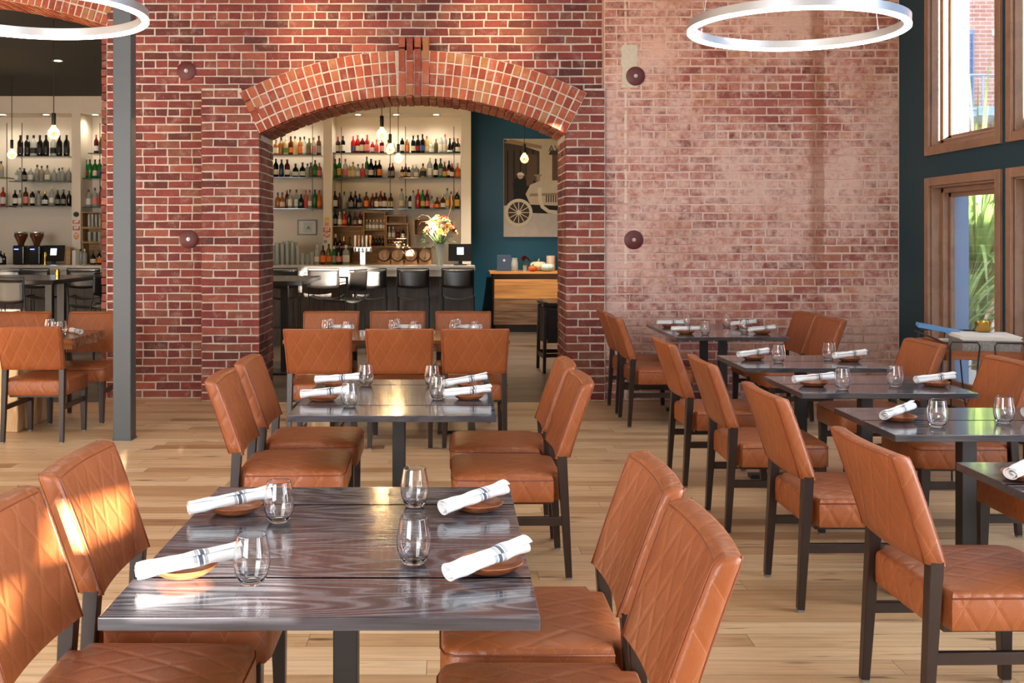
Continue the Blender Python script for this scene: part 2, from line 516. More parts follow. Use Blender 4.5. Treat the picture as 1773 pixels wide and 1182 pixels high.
def lathe(bm, prof, n=24, c=(0, 0, 0), sx=1.0, sy=1.0, axis='Z'):
    """profile [(r,z)...]; r<=0 makes a pole."""
    rings = []
    def P(r, a, z):
        x, y = r * math.cos(a) * sx, r * math.sin(a) * sy
        if axis == 'Z': v = (x, y, z)
        elif axis == 'Y': v = (x, z, y)
        else: v = (z, x, y)
        return bm.verts.new(Vector(v) + Vector(c))
    for r, z in prof:
        if r <= 1e-6:
            rings.append([P(0, 0, z)])
        else:
            rings.append([P(r, 2 * math.pi * k / n, z) for k in range(n)])
    for a, b in zip(rings, rings[1:]):
        if len(a) == 1 and len(b) == 1: continue
        for k in range(n):
            k2 = (k + 1) % n
            if len(a) == 1: f = (a[0], b[k2], b[k])
            elif len(b) == 1: f = (a[k], a[k2], b[0])
            else: f = (a[k], a[k2], b[k2], b[k])
            bm.faces.new(f)
    return rings

def prism(bm, poly, f0, f1):
    """poly: 2-D points; f0/f1 map (u,v)->3-D at both ends."""
    a = [bm.verts.new(f0(*p)) for p in poly]
    b = [bm.verts.new(f1(*p)) for p in poly]
    n = len(poly)
    bm.faces.new(a[::-1]); bm.faces.new(b)
    for i in range(n):
        bm.faces.new((a[i], a[(i + 1) % n], b[(i + 1) % n], b[i]))

def box_uv(me):
    uv = me.uv_layers.new(name='UVMap')
    for p in me.polygons:
        n = p.normal
        ax = max(range(3), key=lambda i: abs(n[i]))
        for li in p.loop_indices:
            co = me.vertices[me.loops[li].vertex_index].co
            uv.data[li].uv = ((co.y, co.z), (co.x, co.z), (co.x, co.y))[ax]

def put(name, bm, mat, parent=None, smooth=None, bevel=0.0, seg=2, uv=True, recalc=True, loc=None, rotz=None):
    if recalc:
        bmesh.ops.recalc_face_normals(bm, faces=bm.faces)
    if bevel > 0:
        ed = [e for e in bm.edges if len(e.link_faces) == 2 and e.calc_face_angle(0) > R(35)]
        bmesh.ops.bevel(bm, geom=ed, offset=bevel, segments=seg, profile=0.5, affect='EDGES', clamp_overlap=True)
    me = bpy.data.meshes.new(name)
    bm.to_mesh(me)
    bm.free()
    if uv and not me.uv_layers: box_uv(me)
    mats = mat if isinstance(mat, (list, tuple)) else [mat]
    for m_ in mats: me.materials.append(m_)
    if smooth is not None:
        me.polygons.foreach_set('use_smooth', [True] * len(me.polygons))
        if smooth < 180:
            bm2 = bmesh.new(); bm2.from_mesh(me)
            for e in bm2.edges:
                if len(e.link_faces) == 2 and e.calc_face_angle(0) > R(smooth): e.smooth = False
            bm2.to_mesh(me); bm2.free()
    o = bpy.data.objects.new(name, me)
    COL.objects.link(o)
    if parent: o.parent = parent
    if loc is not None: o.location = loc
    if rotz is not None: o.rotation_euler = (0, 0, rotz)
    return o

def thing(name, label, cat, loc=(0, 0, 0), rotz=0.0, group=None):
    o = bpy.data.objects.new(name, None)
    o.empty_display_size = 0.1
    COL.objects.link(o)
    o.location = loc
    o.rotation_euler = (0, 0, rotz)
    return tag(o, label, cat, group)

def tag(o, label, cat, group=None):
    o['label'] = label
    o['category'] = cat
    if group: o['group'] = group
    return o

def struct(o, label=None):
    o['kind'] = 'structure'
    if label: o['label'] = label
    return o

def dup(root, loc, rotz=0.0, label=None, group=None, name=None):
    r = root.copy(); COL.objects.link(r)
    r.location = loc; r.rotation_euler = (0, 0, rotz)
    if label: r['label'] = label
    if group: r['group'] = group
    for ch in root.children:
        c = ch.copy(); COL.objects.link(c); c.parent = r
        for g in ch.children:
            d = g.copy(); COL.objects.link(d); d.parent = c
    return r

def at(px, py, y):
    """world point on the plane y that the photograph shows at (px, py)."""
    return Vector(((px - VX) * y / FPX, y, EYE + (VY - py) * y / FPX))

# ---------------------------------------------------------------- brickwork
BH, BL, MJ = 0.0774, 0.236, 0.0135
def bnew():
    bm = bmesh.new()
    bm.loops.layers.float_color.new('brick')
    return bm

def brick(bm, o, u, v, w, su, sv, sw, jit=0.0034, bev=0.004):
    """one brick: front centre o, unit axes u (length), v (height), w (outward)."""
    lay = bm.loops.layers.float_color['brick']
    c = (rnd.random(), rnd.random(), rnd.random(), 1)
    o = o + w * rnd.uniform(-0.003, 0.003)
    rings = []
    for k, (ins, dep) in enumerate(((0, -sw), (0, -bev), (bev, 0))):
        ring = []
        for a, b in ((-1, -1), (1, -1), (1, 1), (-1, 1)):
            p = o + u * a * (su / 2 - ins) + v * b * (sv / 2 - ins) + w * dep
            if k: p += u * rnd.uniform(-jit, jit) + v * rnd.uniform(-jit, jit)
            ring.append(bm.verts.new(p))
        rings.append(ring)
    fs = [bm.faces.new(rings[2])]
    for a, b in ((0, 1), (1, 2)):
        for i in range(4):
            j = (i + 1) % 4
            fs.append(bm.faces.new((rings[a][i], rings[a][j], rings[b][j], rings[b][i])))
    for f in fs:
        for l in f.loops: l[lay] = c

X, Y, Z = Vector((1, 0, 0)), Vector((0, 1, 0)), Vector((0, 0, 1))
def courses(bm, org, u, w, length, z0, z1, skip=None, depth=0.05, phase=0, header_every=6, keep_ends=True):
    n = int(round((z1 - z0) / BH))
    for r in range(n):
        zc = z0 + (r + 0.5) * BH
        if zc + BH / 2 > z1 + 0.02: break
        head = ((r + phase) % header_every) == header_every - 1
        L = 0.118 if head else BL
        off = 0.0 if head else (0.0 if (r + phase) % 2 else -BL / 2)
        x = off
        while x < length - 0.005:
            l = L * (1 + rnd.uniform(-0.03, 0.03)) if not head else L
            a, b = max(x, 0.0), min(x + l, length)
            if length - b < 0.05: b = length
            if b - a > 0.04:
                cpt = org + u * ((a + b) / 2) + Z * (zc - org.z)
                if not (skip and skip(cpt)):
                    brick(bm, cpt, u, Z, w, b - a - MJ, BH - MJ, depth)
            x = b if b >= length else x + l
            if b >= length: break

YR, YP, YW, YK = 9.857, 9.683, 9.745, 10.42      # recessed wall, pilaster, right wall faces, rear face
XA0, XA1 = -1.813, 1.076                          # arch opening
ACX, ZSP, ZAP = (XA0 + XA1) / 2, 2.522, 2.877
AH = (XA1 - XA0) / 2
AR = (AH * AH + (ZAP - ZSP) ** 2) / (2 * (ZAP - ZSP))
AZC = ZAP - AR
ATH = math.asin(AH / AR)
AR2 = AR + 0.443
XL = -3.325                                       # left jamb of the wall
LX0, LZS, LZA = -7.2, 3.58, 3.90
LCX, LHW = (LX0 + XL) / 2, (XL - LX0) / 2
LR = (LHW ** 2 + (LZA - LZS) ** 2) / (2 * (LZA - LZS))
LZC = LZA - LR
LTH = math.asin(LHW / LR)
ZTOP = 4.7

def arc(cx, zc, r, t0, t1, n):
    return [(cx + r * math.sin(t0 + (t1 - t0) * i / n), zc + r * math.cos(t0 + (t1 - t0) * i / n)) for i in range(n + 1)]

def build_brick_wall():
    # mortar core, full thickness, with both arched openings
    bm = new()
    poly = [(XL, 0), (XA0 - 0.011, 0)] + arc(ACX, AZC, AR + 0.011, -ATH, ATH, 28) + [(XA1 + 0.011, 0), (XR, 0), (XR, ZTOP), (-8.2, ZTOP), (-8.2, 0), (LX0, 0)] + arc(LCX, LZC, LR + 0.006, -LTH, LTH, 28)
    prism(bm, poly, lambda x, z: Vector((x, YR + 0.006, z)), lambda x, z: Vector((x, YK - 0.006, z)))
    # mortar core of pilasters, arch ring and right part
    for x0, x1, y0, z1 in ((-2.37, XA0 - 0.011, YP, 2.955), (XA1 + 0.011, 1.453, YP + 0.012, 2.955)):
        if x0 < 0:
            pl = [(x0 + .006, 0), (x1, 0), (x1, ZSP), (-1.995, z1), (x0 + .006, z1)]
        else:
            pl = [(x0, 0), (x1, 0), (x1, z1), (1.26, z1), (x0, ZSP)]
        prism(bm, pl, lambda x, z: Vector((x, y0 + 0.006, z)), lambda x, z: Vector((x, YR + 0.05, z)))
    ring = arc(ACX, AZC, AR + 0.011, -ATH, ATH, 28) + arc(ACX, AZC, AR2 - 0.006, ATH, -ATH, 28)
    prism(bm, ring, lambda x, z: Vector((x, YP + 0.001, z)), lambda x, z: Vector((x, YR + 0.05, z)))
    struct(put('wall_back', bm, M['mortar'], uv=False), 'red brick back wall with a wide arched opening')
    bm = new()
    prism(bm, [(1.453, 0), (XR, 0), (XR, ZTOP), (1.453, ZTOP)], lambda x, z: Vector((x, YW + 0.004, z)), lambda x, z: Vector((x, YR + 0.05, z)))
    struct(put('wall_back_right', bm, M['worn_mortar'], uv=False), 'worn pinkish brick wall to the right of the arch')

    # bricks: recessed field
    bm = bnew()
    def skip(p):
        dx, dz = p.x - ACX, p.z - AZC
        r, th = math.hypot(dx, dz), math.atan2(dx, dz)
        if abs(th) < ATH + 0.02 and r < AR2 - 0.16: return True
        if p.z < 2.9 and -2.30 < p.x < 1.6: return True
        if p.x < XL and math.hypot(p.x - LCX, p.z - LZC) < LR + 0.30: return True
        return False
    courses(bm, Vector((XL, YR, 0)), X, -Y, 1.453 - XL, 0, ZTOP, skip)
    def skip2(p):
        return math.hypot(p.x - LCX, p.z - LZC) < LR + 0.28
    courses(bm, Vector((-5.6, YR, 3.56)), X, -Y, 5.6 + XL, 3.56, ZTOP, skip2)
    # left jamb
    courses(bm, Vector((XL, YR + .01, 0)), Y, -X * -1, YK - YR - .01, 0, LZS, None)
    # pilasters (front, outer return) cut by the springer line
    def sk(p):
        dx, dz = p.x - ACX, p.z - AZC
        r, th = math.hypot(dx, dz), math.atan2(dx, dz)
        return abs(th) < ATH - 0.022 and r > AR - 0.02
    courses(bm, Vector((-2.37, YP, 0)), X, -Y, XA0 + 2.37, 0, 2.955, sk, depth=.09, phase=1, header_every=99)
    courses(bm, Vector((-2.37, YP, 0)), Y, -X, YR - YP, 0, 2.955, None, depth=.05, phase=1, header_every=99)
    courses(bm, Vector((XA1, YP + .012, 0)), X, -Y, 1.453 - XA1, 0, 2.955, sk, depth=.09, phase=1, header_every=99)
    # reveals of the main arch
    courses(bm, Vector((XA0, YP + .088, 0)), Y, X, YK - YP - .088, 0, ZSP - .01, None, phase=1, header_every=99)
    courses(bm, Vector((XA1, YP + .088, 0)), Y, -X, YK - YP - .088, 0, ZSP - .01, None, phase=0, header_every=99)
    o = struct(put('wall_back_bricks', bm, M['brick'], uv=False, recalc=False), 'red bricks of the back wall and pilasters')

    # arch ring: four ring courses, soffit, keystone
    bm = bnew()
    n = 42
    for k in range(4):
        rad = AR + 0.11 * (k + 0.5)
        for i in range(n):
            th = -ATH + 2 * ATH * (i + 0.5) / n
            xx = ACX + rad * math.sin(th)
            if -0.495 < xx < -0.215: continue
            u = Vector((math.cos(th), 0, -math.sin(th)))
            v = Vector((math.sin(th), 0, math.cos(th)))
            brick(bm, Vector((xx, YP - .005, AZC + rad * math.cos(th))), u, v, -Y, 2 * ATH * rad / n - MJ, 0.11 - MJ, 0.16)
    ns, d = 40, YK - YP - .06
    for i in range(ns):
        th = -ATH + 2 * ATH * (i + 0.5) / ns
        u = Vector((math.cos(th), 0, -math.sin(th)))
        v = Vector((math.sin(th), 0, math.cos(th)))
        yy = YP + .05 - (0.11 if i % 2 else 0)
        while yy < YK - .03:
            a, b = max(yy, YP + .05), min(yy + .222, YK)
            if b - a > .03:
                brick(bm, Vector((ACX, 0, AZC)) + v * AR + Y * ((a + b) / 2), Y, u, -v, b - a - MJ, 2 * ATH * AR / ns - MJ, 0.04)
            yy += .222
    for c in range(4):
        xx = -0.507 + 0.075 * (c + 0.5)
        z = 2.882 - (0.118 if c % 2 else 0.0)
        while z < 3.44:
            a, b = max(z, 2.882), min(z + 0.226, 3.445)
            if b - a > 0.03:
                brick(bm, Vector((xx, YP - .020, (a + b) / 2)), X, Z, -Y, 0.075 - MJ, b - a - MJ, 0.17)
            z += 0.226
    # ring of the left opening
    n = 60
    for k in range(2):
        rad = LR + 0.11 * (k + 0.5)
        for i in range(n):
            th = -LTH + 2 * LTH * (i + 0.5) / n
            if th < -0.06: continue
            u = Vector((math.cos(th), 0, -math.sin(th)))
            v = Vector((math.sin(th), 0, math.cos(th)))
            brick(bm, Vector((LCX, YR, LZC)) + v * rad, u, v, -Y, 2 * LTH * rad / n - MJ, 0.11 - MJ, 0.1)
            if k == 0:
                for q in range(3):
                    brick(bm, Vector((LCX, YR + .02 + .18 * (q + .5), LZC)) + v * LR, Y, u, -v, .18 - MJ, 2 * LTH * rad / n - MJ, 0.04)
    struct(put('wall_back_arch', bm, M['arch_brick'], uv=False, recalc=False), 'segmental brick arch with a raised keystone of upright bricks')
    # keystone core
    # worn right field
    bm = bnew()
    courses(bm, Vector((1.453, YW, 0)), X, -Y, XR - 1.453 - .004, 0, ZTOP, None, phase=3, depth=.04)
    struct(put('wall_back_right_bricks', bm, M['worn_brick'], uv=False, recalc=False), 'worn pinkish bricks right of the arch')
    # plaster patches
    def patch(name, pts, mat, y, lab):
        bm = new()
        prism(bm, pts, lambda x, z: Vector((x, y, z)), lambda x, z: Vector((x, y + .012, z)))
        struct(put(name, bm, mat, uv=False), lab)
    def rough(x0, x1, z0, z1, j, n=9):
        L = [(x0 + rnd.uniform(-j, j), z0 + (z1 - z0) * i / n) for i in range(n + 1)]
        Rr = [(x1 + rnd.uniform(-j, j), z1 - (z1 - z0) * i / n) for i in range(n + 1)]
        return [p for p in Rr[::-1]] + [p for p in L[::-1]]
    p0, p1 = at(1076, 152, YW), at(1104, 78, YW)
    patch('trim_1', rough(p0.x, p1.x, p0.z, p1.z, .012), M['plaster'], YW - .008, 'pale plaster remnant on the worn brick wall')
    # back skin of the wall
build_brick_wall()

# ---------------------------------------------------------------- room shell
def slab(name, x0, x1, y0, y1, z0, z1, mat, lab=None):
    bm = new()
    box(bm, ((x0 + x1) / 2, (y0 + y1) / 2, (z0 + z1) / 2), (x1 - x0, y1 - y0, z1 - z0))
    return struct(put(name, bm, mat), lab)
YT = 9.60                                        # threshold between the two floors
bm = new()
prism(bm, [(-8.2, -3.3), (XR + .2, -3.3), (XR + .2, YR + .02), (XA1 + .01, YR + .02), (XA1 + .01, YT), (XA0 - .01, YT), (XA0 - .01, YR + .02), (XL, YR + .02), (XL, YT), (-8.2, YT)], lambda x, y: Vector((x, y, -.1)), lambda x, y: Vector((x, y, 0)))
struct(put('floor', bm, M['floor']), 'light hickory plank floor of the dining room')
slab('floor_bar', -8.2, 3.2, YT - .01, 17.7, -0.1, -0.0006, M['bar_floor'], 'dark plank floor of the bar room')
slab('ceiling', -8.2, XR + .2, -3.3, YK, ZTOP, ZTOP + .1, M['ceiling'])
slab('ceiling_bar', -8.2, 3.2, YK - .006, 17.7, 3.86, 3.96, M['black_paint'], 'black ceiling over the bar')
slab('wall_left', -8.3, -8.2, -3.3, 17.7, 0, ZTOP, M['plaster_wall'])
slab('wall_bar_back', -8.2, 3.2, 17.6, 17.7, 0, 3.9, M['teal_bar'], 'teal blue wall behind the bar and sideboard')
slab('wall_bar_right', 3.1, 3.2, YK - .006, 17.6, 0, 3.9, M['teal_bar'])

def wall_holes(name, axis, pos, thick, a0, a1, z0, z1, holes, mat, lab):
    """wall in the plane axis=pos with rectangular holes [(a0,a1,z0,z1)...]; thickness grows outwards (thick signed)."""
    A = sorted({a0, a1, *[h[0] for h in holes], *[h[1] for h in holes]})
    Zs = sorted({z0, z1, *[h[2] for h in holes], *[h[3] for h in holes]})
    bm = new()
    def pt(a, d, z):
        return Vector((d, a, z)) if axis == 'X' else Vector((a, d, z))
    solid = lambda a, z: not any(h[0] < a < h[1] and h[2] < z < h[3] for h in holes)
    for d in (pos, pos + thick):
        for i in range(len(A) - 1):
            for j in range(len(Zs) - 1):
                if solid((A[i] + A[i + 1]) / 2, (Zs[j] + Zs[j + 1]) / 2):
                    bm.faces.new([bm.verts.new(pt(*q)) for q in ((A[i], d, Zs[j]), (A[i + 1], d, Zs[j]), (A[i + 1], d, Zs[j + 1]), (A[i], d, Zs[j + 1]))])
    for h in holes + [(a0, a1, z0, z1)]:
        c = [(h[0], h[2]), (h[1], h[2]), (h[1], h[3]), (h[0], h[3])]
        for i in range(4):
            p, q = c[i], c[(i + 1) % 4]
            bm.faces.new([bm.verts.new(pt(*r_)) for r_ in ((p[0], pos, p[1]), (q[0], pos, q[1]), (q[0], pos + thick, q[1]), (p[0], pos + thick, p[1]))])
    return struct(put(name, bm, mat), lab)

# right wall: a row of window bays, lower and upper lights
K = 1.107
PITCH, WW = 1.345, 1.262
bays = [9.175 - PITCH * i for i in range(9)]     # far edge (y) of each casing
holes = []
CW = 0.075                                       # casing width
LZ0, LZ1, UZ0, UZ1 = 0.12, 2.075, 2.272, 4.35
for yb in bays:
    holes.append((yb - WW + CW, yb - CW, LZ0 + CW, LZ1 - CW))
    holes.append((yb - WW + CW, yb - CW, UZ0 + CW, UZ1 - CW))
wall_holes('wall_right', 'X', XR, 0.26, -3.3, YK, 0, ZTOP, holes, M['teal'], 'dark teal window wall on the right')
M['clad'] = plain('blue_grey_cladding', rgb(112, 136, 168), 0.5)
wi = 1
for yb in bays:
    for z0, z1 in ((LZ0, LZ1), (UZ0, UZ1)):
        y0, y1 = yb - WW, yb
        bm = new()
        t = 0.028
        for (a, b, c_, d) in ((y0, y0 + CW, z0, z1), (y1 - CW, y1, z0, z1), (y0 + CW, y1 - CW, z0, z0 + CW), (y0 + CW, y1 - CW, z1 - CW, z1)):
            box(bm, (XR - t / 2, (a + b) / 2, (c_ + d) / 2), (t, b - a, d - c_))
        # jamb lining
        q0, q1, w0, w1 = y0 + CW, y1 - CW, z0 + CW, z1 - CW
        for (a, b, c_, d) in ((q0 - .001, q0 + .018, w0, w1), (q1 - .018, q1 + .001, w0, w1), (q0, q1, w0 - .001, w0 + .018), (q0, q1, w1 - .018, w1 + .001)):
            box(bm, (XR + .075, (a + b) / 2, (c_ + d) / 2), (.15, b - a, d - c_))
        w = struct(put('window_%d' % wi, bm, M['casing'], bevel=.003, seg=1), 'brown framed window in the teal wall')
        bm = new()
        for ins, dep, x in ((.018, .05, XR + .105), (.055, .035, XR + .148)):
            f = .045
            for (a, b, c_, d) in ((q0 + ins, q0 + ins + f, w0 + ins, w1 - ins), (q1 - ins - f, q1 - ins, w0 + ins, w1 - ins), (q0 + ins, q1 - ins, w0 + ins, w0 + ins + f), (q0 + ins, q1 - ins, w1 - ins - f, w1 - ins)):
                box(bm, (x, (a + b) / 2, (c_ + d) / 2), (dep, b - a, d - c_))
        put('sash', bm, M['casing'], w, bevel=.004, seg=1)
        bm = new()
        box(bm, (XR + .152, (q0 + q1) / 2, (w0 + w1) / 2), (.006, q1 - q0 - .16, w1 - w0 - .16))
        put('pane', bm, M['pane'], w)
        bm = new()
        for (a, b) in ((q0 - .02, q0 + .05), (q1 - .05, q1 + .02)):
            box(bm, (XR + .235, (a + b) / 2, (w0 + w1) / 2), (.15, b - a, w1 - w0))
        put('exterior_jamb', bm, M['clad'], w)
        wi += 1

# rear wall behind the camera, its openings added for fill and sun patches
rear = [(-6.6, -1.9, 0.4, 3.7), (0.33, 0.54, 1.58, 1.72), (0.15, 0.33, 1.45, 1.58), (0.58, 0.98, 1.545, 1.62), (2.15, 3.10, 3.44, 3.74), (3.95, 4.12, 4.20, 4.52)]
wall_holes('wall_rear', 'Y', -3.1, -0.2, -8.2, XR + .2, 0, ZTOP, rear, M['plaster_wall'], None)
for h in rear:
    if h[1] - h[0] < 3: continue
    bm = new()
    n = 4 if h[1] - h[0] > 3 else 1
    for i in range(n + 1):
        box(bm, (h[0] + (h[1] - h[0]) * i / n, -3.2, (h[2] + h[3]) / 2), (.06, .08, h[3] - h[2]))
    for z in (h[2], h[3]):
        box(bm, ((h[0] + h[1]) / 2, -3.2, z), (h[1] - h[0], .08, .06))
    struct(put('window_%d' % wi, bm, M['casing']))
    wi += 1

bm = new(); box(bm, (8.5, -3.2, 2.0), (8.1, .2, 4.2)); struct(put('wall_sun_block', bm, M['plaster_wall']), 'unseen wall added to shade the side yard from sun')  # added out of view to keep sun off the window jambs
# steel column
bm = new()
box(bm, (-2.509, 7.79 + .066, ZTOP / 2), (.137, .132, ZTOP))
col = struct(put('steel_column', bm, M['steel'], bevel=.006, seg=2), 'grey painted steel column')
bm = new()
box(bm, (-2.509, 7.79 + .066, .004), (.147, .142, .012)); put('base_plate', bm, M['steel'], col)
# ---------------------------------------------------------------- dining chair (origin on the floor, sitter looks to local +Y)
def make_chair():
    root = thing('dining_chair', 'x', 'chair')
    # seat
    half = [(0.0, .272), (.19, .272), (.228, .262), (.243, .235), (.245, .10), (.245, -.186), (.194, -.194), (.194, -.230), (0.0, -.230)]
    poly = half + [(-x, y) for x, y in half[-2:0:-1]]
    lv = [(.352, .985, 0), (.356, 1.0, 0), (.40, 1.004, 0), (.448, 1.0, 0), (.462, .985, 0), (.470, .955, 0), (.478, .86, 0), (.486, .6, 0), (.489, .3, 0)]
    bm = new()
    rings = [[bm.verts.new((x * s, (y - .03) * s + .03, z)) for x, y in poly] for z, s, _ in lv]
    n = len(poly)
    bm.faces.new(rings[0][::-1])
    for a, b in zip(rings, rings[1:]):
        for i in range(n):
            bm.faces.new((a[i], a[(i + 1) % n], b[(i + 1) % n], b[i]))
    bm.faces.new(rings[-1])
    seat = put('seat', bm, M['leather'], root, smooth=50)
    bm = new()
    tube(bm, [(x * 1.003, (y - .03) * 1.003 + .03, .452) for x, y in poly[0:6]], .0028, 6)
    tube(bm, [(-x * 1.003, (y - .03) * 1.003 + .03, .452) for x, y in poly[0:6]], .0028, 6)
    put('piping', bm, M['piping'], seat, smooth=180, uv=False)
    # backrest: lofted, concave towards the sitter, leaning back
    H0, H1 = .545, .885
    def frame(t):
        z = H0 + (H1 - H0) * t
        y = -.225 - .105 * t - .012 * t * t
        w = .236 + .014 * t
        th = .034 - .004 * t
        return z, y, w, th
    m = 26
    bm = new()
    rings = []
    stations = [(0, .80, 0.012), (0, .93, .003), (.012, 1, 0), (.12, 1, 0), (.25, 1, 0), (.4, 1, 0), (.55, 1, 0), (.7, 1, 0), (.85, 1, 0), (.95, 1, 0), (.985, .95, 0), (1.0, .80, 0), (1.008, .5, 0)]
    for t, sc, dz in stations:
        z, y, w, th = frame(min(t, 1.008))
        th *= sc
        w2 = w - .034 * (1 - sc) * .6
        pts = []
        r = min(.017, th * .7)
        # rounded rectangle outline in plan
        ns = 8
        for i in range(ns + 1):
            u = -1 + 2 * i / ns
            pts.append((u * (w2 - r), th))
        for a in (60, 30): pts.append((w2 - r + r * math.cos(R(a)), th - r + r * math.sin(R(a))))
        pts.append((w2, th - r)); pts.append((w2, -th + r))
        for a in (-30, -60): pts.append((w2 - r + r * math.cos(R(a)), -th + r + r * math.sin(R(a))))
        for i in range(ns + 1):
            u = 1 - 2 * i / ns
            pts.append((u * (w2 - r), -th))
        for a in (240, 210): pts.append((-w2 + r + r * math.cos(R(a)), -th + r + r * math.sin(R(a))))
        pts.append((-w2, -th + r)); pts.append((-w2, th - r))
        for a in (150, 120): pts.append((-w2 + r + r * math.cos(R(a)), th - r + r * math.sin(R(a))))
        ring = []
        for x, yy in pts:
            cv = -.020 * (1 - (x / w) ** 2)
            ring.append(bm.verts.new((x, y + yy + cv, z + dz - .30 * (yy) * .35)))
        rings.append(ring)
    n = len(rings[0])
    for a, b in zip(rings, rings[1:]):
        for i in range(n):
            bm.faces.new((a[i], a[(i + 1) % n], b[(i + 1) % n], b[i]))
    bm.faces.new(rings[0][::-1]); bm.faces.new(rings[-1])
    back = put('backrest', bm, M['leather'], root, smooth=65)
    bm = new()
    for sy in (1, -1):
        for sx in (1, -1):
            pl = []
            for t in (.01, .15, .3, .45, .6, .75, .9, .97, 1.0):
                z, y, w, th = frame(t)
                k = 1.0 if t < .95 else (.95 if t < .99 else .86)
                pl.append((sx * (w - .013), y + sy * (th * k + .0006) - .020 * (1 - ((w - .013) / w) ** 2), z - .105 * sy * th))
            tube(bm, pl, .0026, 6)
        tube(bm, [(u * .225, frame(.975)[1] + sy * (frame(.975)[3] * .97) - .020 * (1 - (u * .9) ** 2), frame(.975)[0] - .105 * sy * .03) for u in [-1 + i / 6 for i in range(13)]], .0024, 6)
    put('piping', bm, M['piping'], back, smooth=180, uv=False)
    for s in (1, -1):
        bm = new()
        bar(bm, (s * .2155, -.226, .562), (s * .222, -.258, .010), (.042, .045), (.033, .029))
        leg = put('leg', bm, M['chair_wood'], root, bevel=.003, seg=1)
        bm = new(); box(bm, (s * .222, -.258, .005), (.026, .026, .010)); put('foot_pad', bm, M['foot_pad'], leg)
        bm = new()
        bar(bm, (s * .214, .226, .362), (s * .214, .232, .010), (.050, .050), (.034, .034))
        leg = put('leg', bm, M['chair_wood'], root, bevel=.003, seg=1)
        bm = new(); box(bm, (s * .214, .232, .005), (.026, .026, .010)); put('foot_pad', bm, M['foot_pad'], leg)
        bm = new()
        bar(bm, (s * .218, -.235, .262), (s * .216, .222, .262), (.038, .022), up=Vector((1, 0, 0)))
        put('side_stretcher', bm, M['chair_wood'], root, bevel=.002, seg=1)
    bm = new()
    box(bm, (0, .02, .345), (.40, .42, .022)); put('seat_frame', bm, M['chair_wood'], root)
    return root
chair0 = make_chair()
chair_used = []
def chair(x, y, face, label, group, jit=1.5):
    rz = {'+Y': 0, '+X': -90, '-Y': 180, '-X': 90}[face] + rnd.uniform(-jit, jit)
    if not chair_used:
        chair_used.append(1)
        o = chair0; o.location = (x, y, 0); o.rotation_euler = (0, 0, R(rz)); o['label'] = label; o['group'] = group
    else:
        o = dup(chair0, (x, y, 0), R(rz), label, group)
    return o

# ---------------------------------------------------------------- tables with post legs
TOPZ = 0.75
def make_table(w, d, label, x, y, rz=0.0, seams=(), th=.028, group='grey oak dining tables'):
    root = thing('dining_table', label, 'table', (x, y, 0), rz, group)
    bm = new()
    box(bm, (0, 0, TOPZ - th / 2), (w, d, th))
    top = put('tabletop', bm, M['table'], root, bevel=.0022, seg=2)
    for s in seams:
        bm = new()
        box(bm, (0, s, TOPZ - .0030), (w - .002, .0068, .0072))
        put('plank_seam', bm, M['seam'], top)
    bm = new()
    box(bm, (0, 0, (TOPZ - th + .028) / 2), (.064, .064, TOPZ - th - .028)); put('post', bm, M['black_metal'], root, bevel=.003, seg=1)
    bm = new()
    box(bm, (0, 0, .0145), (min(w - .2, .66), .075, .027)); box(bm, (0, 0, .0145), (.075, min(d - .2, .62), .027))
    put('cross_foot', bm, M['black_metal'], root)
    bm = new()
    box(bm, (0, 0, TOPZ - th - .004), (min(w - .25, .5), .06, .008)); box(bm, (0, 0, TOPZ - th - .004), (.06, min(d - .25, .5), .008))
    put('top_bracket', bm, M['black_metal'], root)
    return root
T1 = (-.279, 2.715); T2 = (-.265, 5.165)
make_table(.932, 1.126, 'grey oak table nearest the camera, set for four with sunlit napkins', *T1, seams=(-.312, .345))
make_table(.94, 1.17, 'grey oak four-seat table between the front table and the arch', *T2, seams=(-.295, .375), rz=R(-.4))
RX = 2.245
ROW = [(8.485, .635, 'nearer half of the pair of tables beside the worn brick wall'), (9.12, .63, 'far half of the pair of tables beside the worn brick wall'),
       (6.587, .68, 'two-seat grey table third from the brick wall in the window row'), (5.565, .65, 'two-seat grey table in front of the wire menu stand'),
       (4.47, .66, 'two-seat grey table in the window row with the post leg in full view'), (3.31, .66, 'grey table cut off at the right edge with one plate in view')]
for y, d, lab in ROW:
    make_table(.905, d, lab, RX, y, seams=(0.0,) if y < 8 else ())

FT, ST, RW = 'chairs at the front table', 'chairs at the second table', 'chairs along the window row of tables'
CB = .345                                         # distance from chair origin to the top of its back
chair(-1.13 + CB, 2.49, '+X', 'saddle leather chair at the lower left, partly cut off by the frame', FT)
chair(-1.13 + CB, 3.10, '+X', 'saddle leather chair with a bright sun patch on its back', FT)
chair(.58 - CB, 2.365, '-X', 'near chair right of the front table, its back overlapping another', FT)
chair(.585 - CB, 2.93, '-X', 'chair right of the front table, half hidden behind the nearer back', FT)
chair(-1.115 + CB, 4.95, '+X', 'near chair left of the second table with a seat seen whole', ST)
chair(-1.11 + CB, 5.58, '+X', 'far chair left of the second table near the pilaster', ST)
chair(.615 - CB, 4.86, '-X', 'near chair right of the second table showing its quilted seat side', ST)
chair(.61 - CB, 5.46, '-X', 'far chair right of the second table, mostly behind the nearer one', ST)
CT = 'chairs at the communal table before the arch'
for x, w in ((-.968, 'left'), (-.378, 'middle'), (.167, 'right')):
    chair(x, 7.74, '+Y', 'quilted chair with its back to us, %s of the three before the arch' % w, CT, .6)
for x, w in ((-1.065, 'left'), (-.478, 'middle'), (.10, 'right')):
    chair(x, 8.77, '-Y', 'chair facing us across the communal table, %s of the three' % w, CT, .6)
LC = 'chairs at the live edge table'
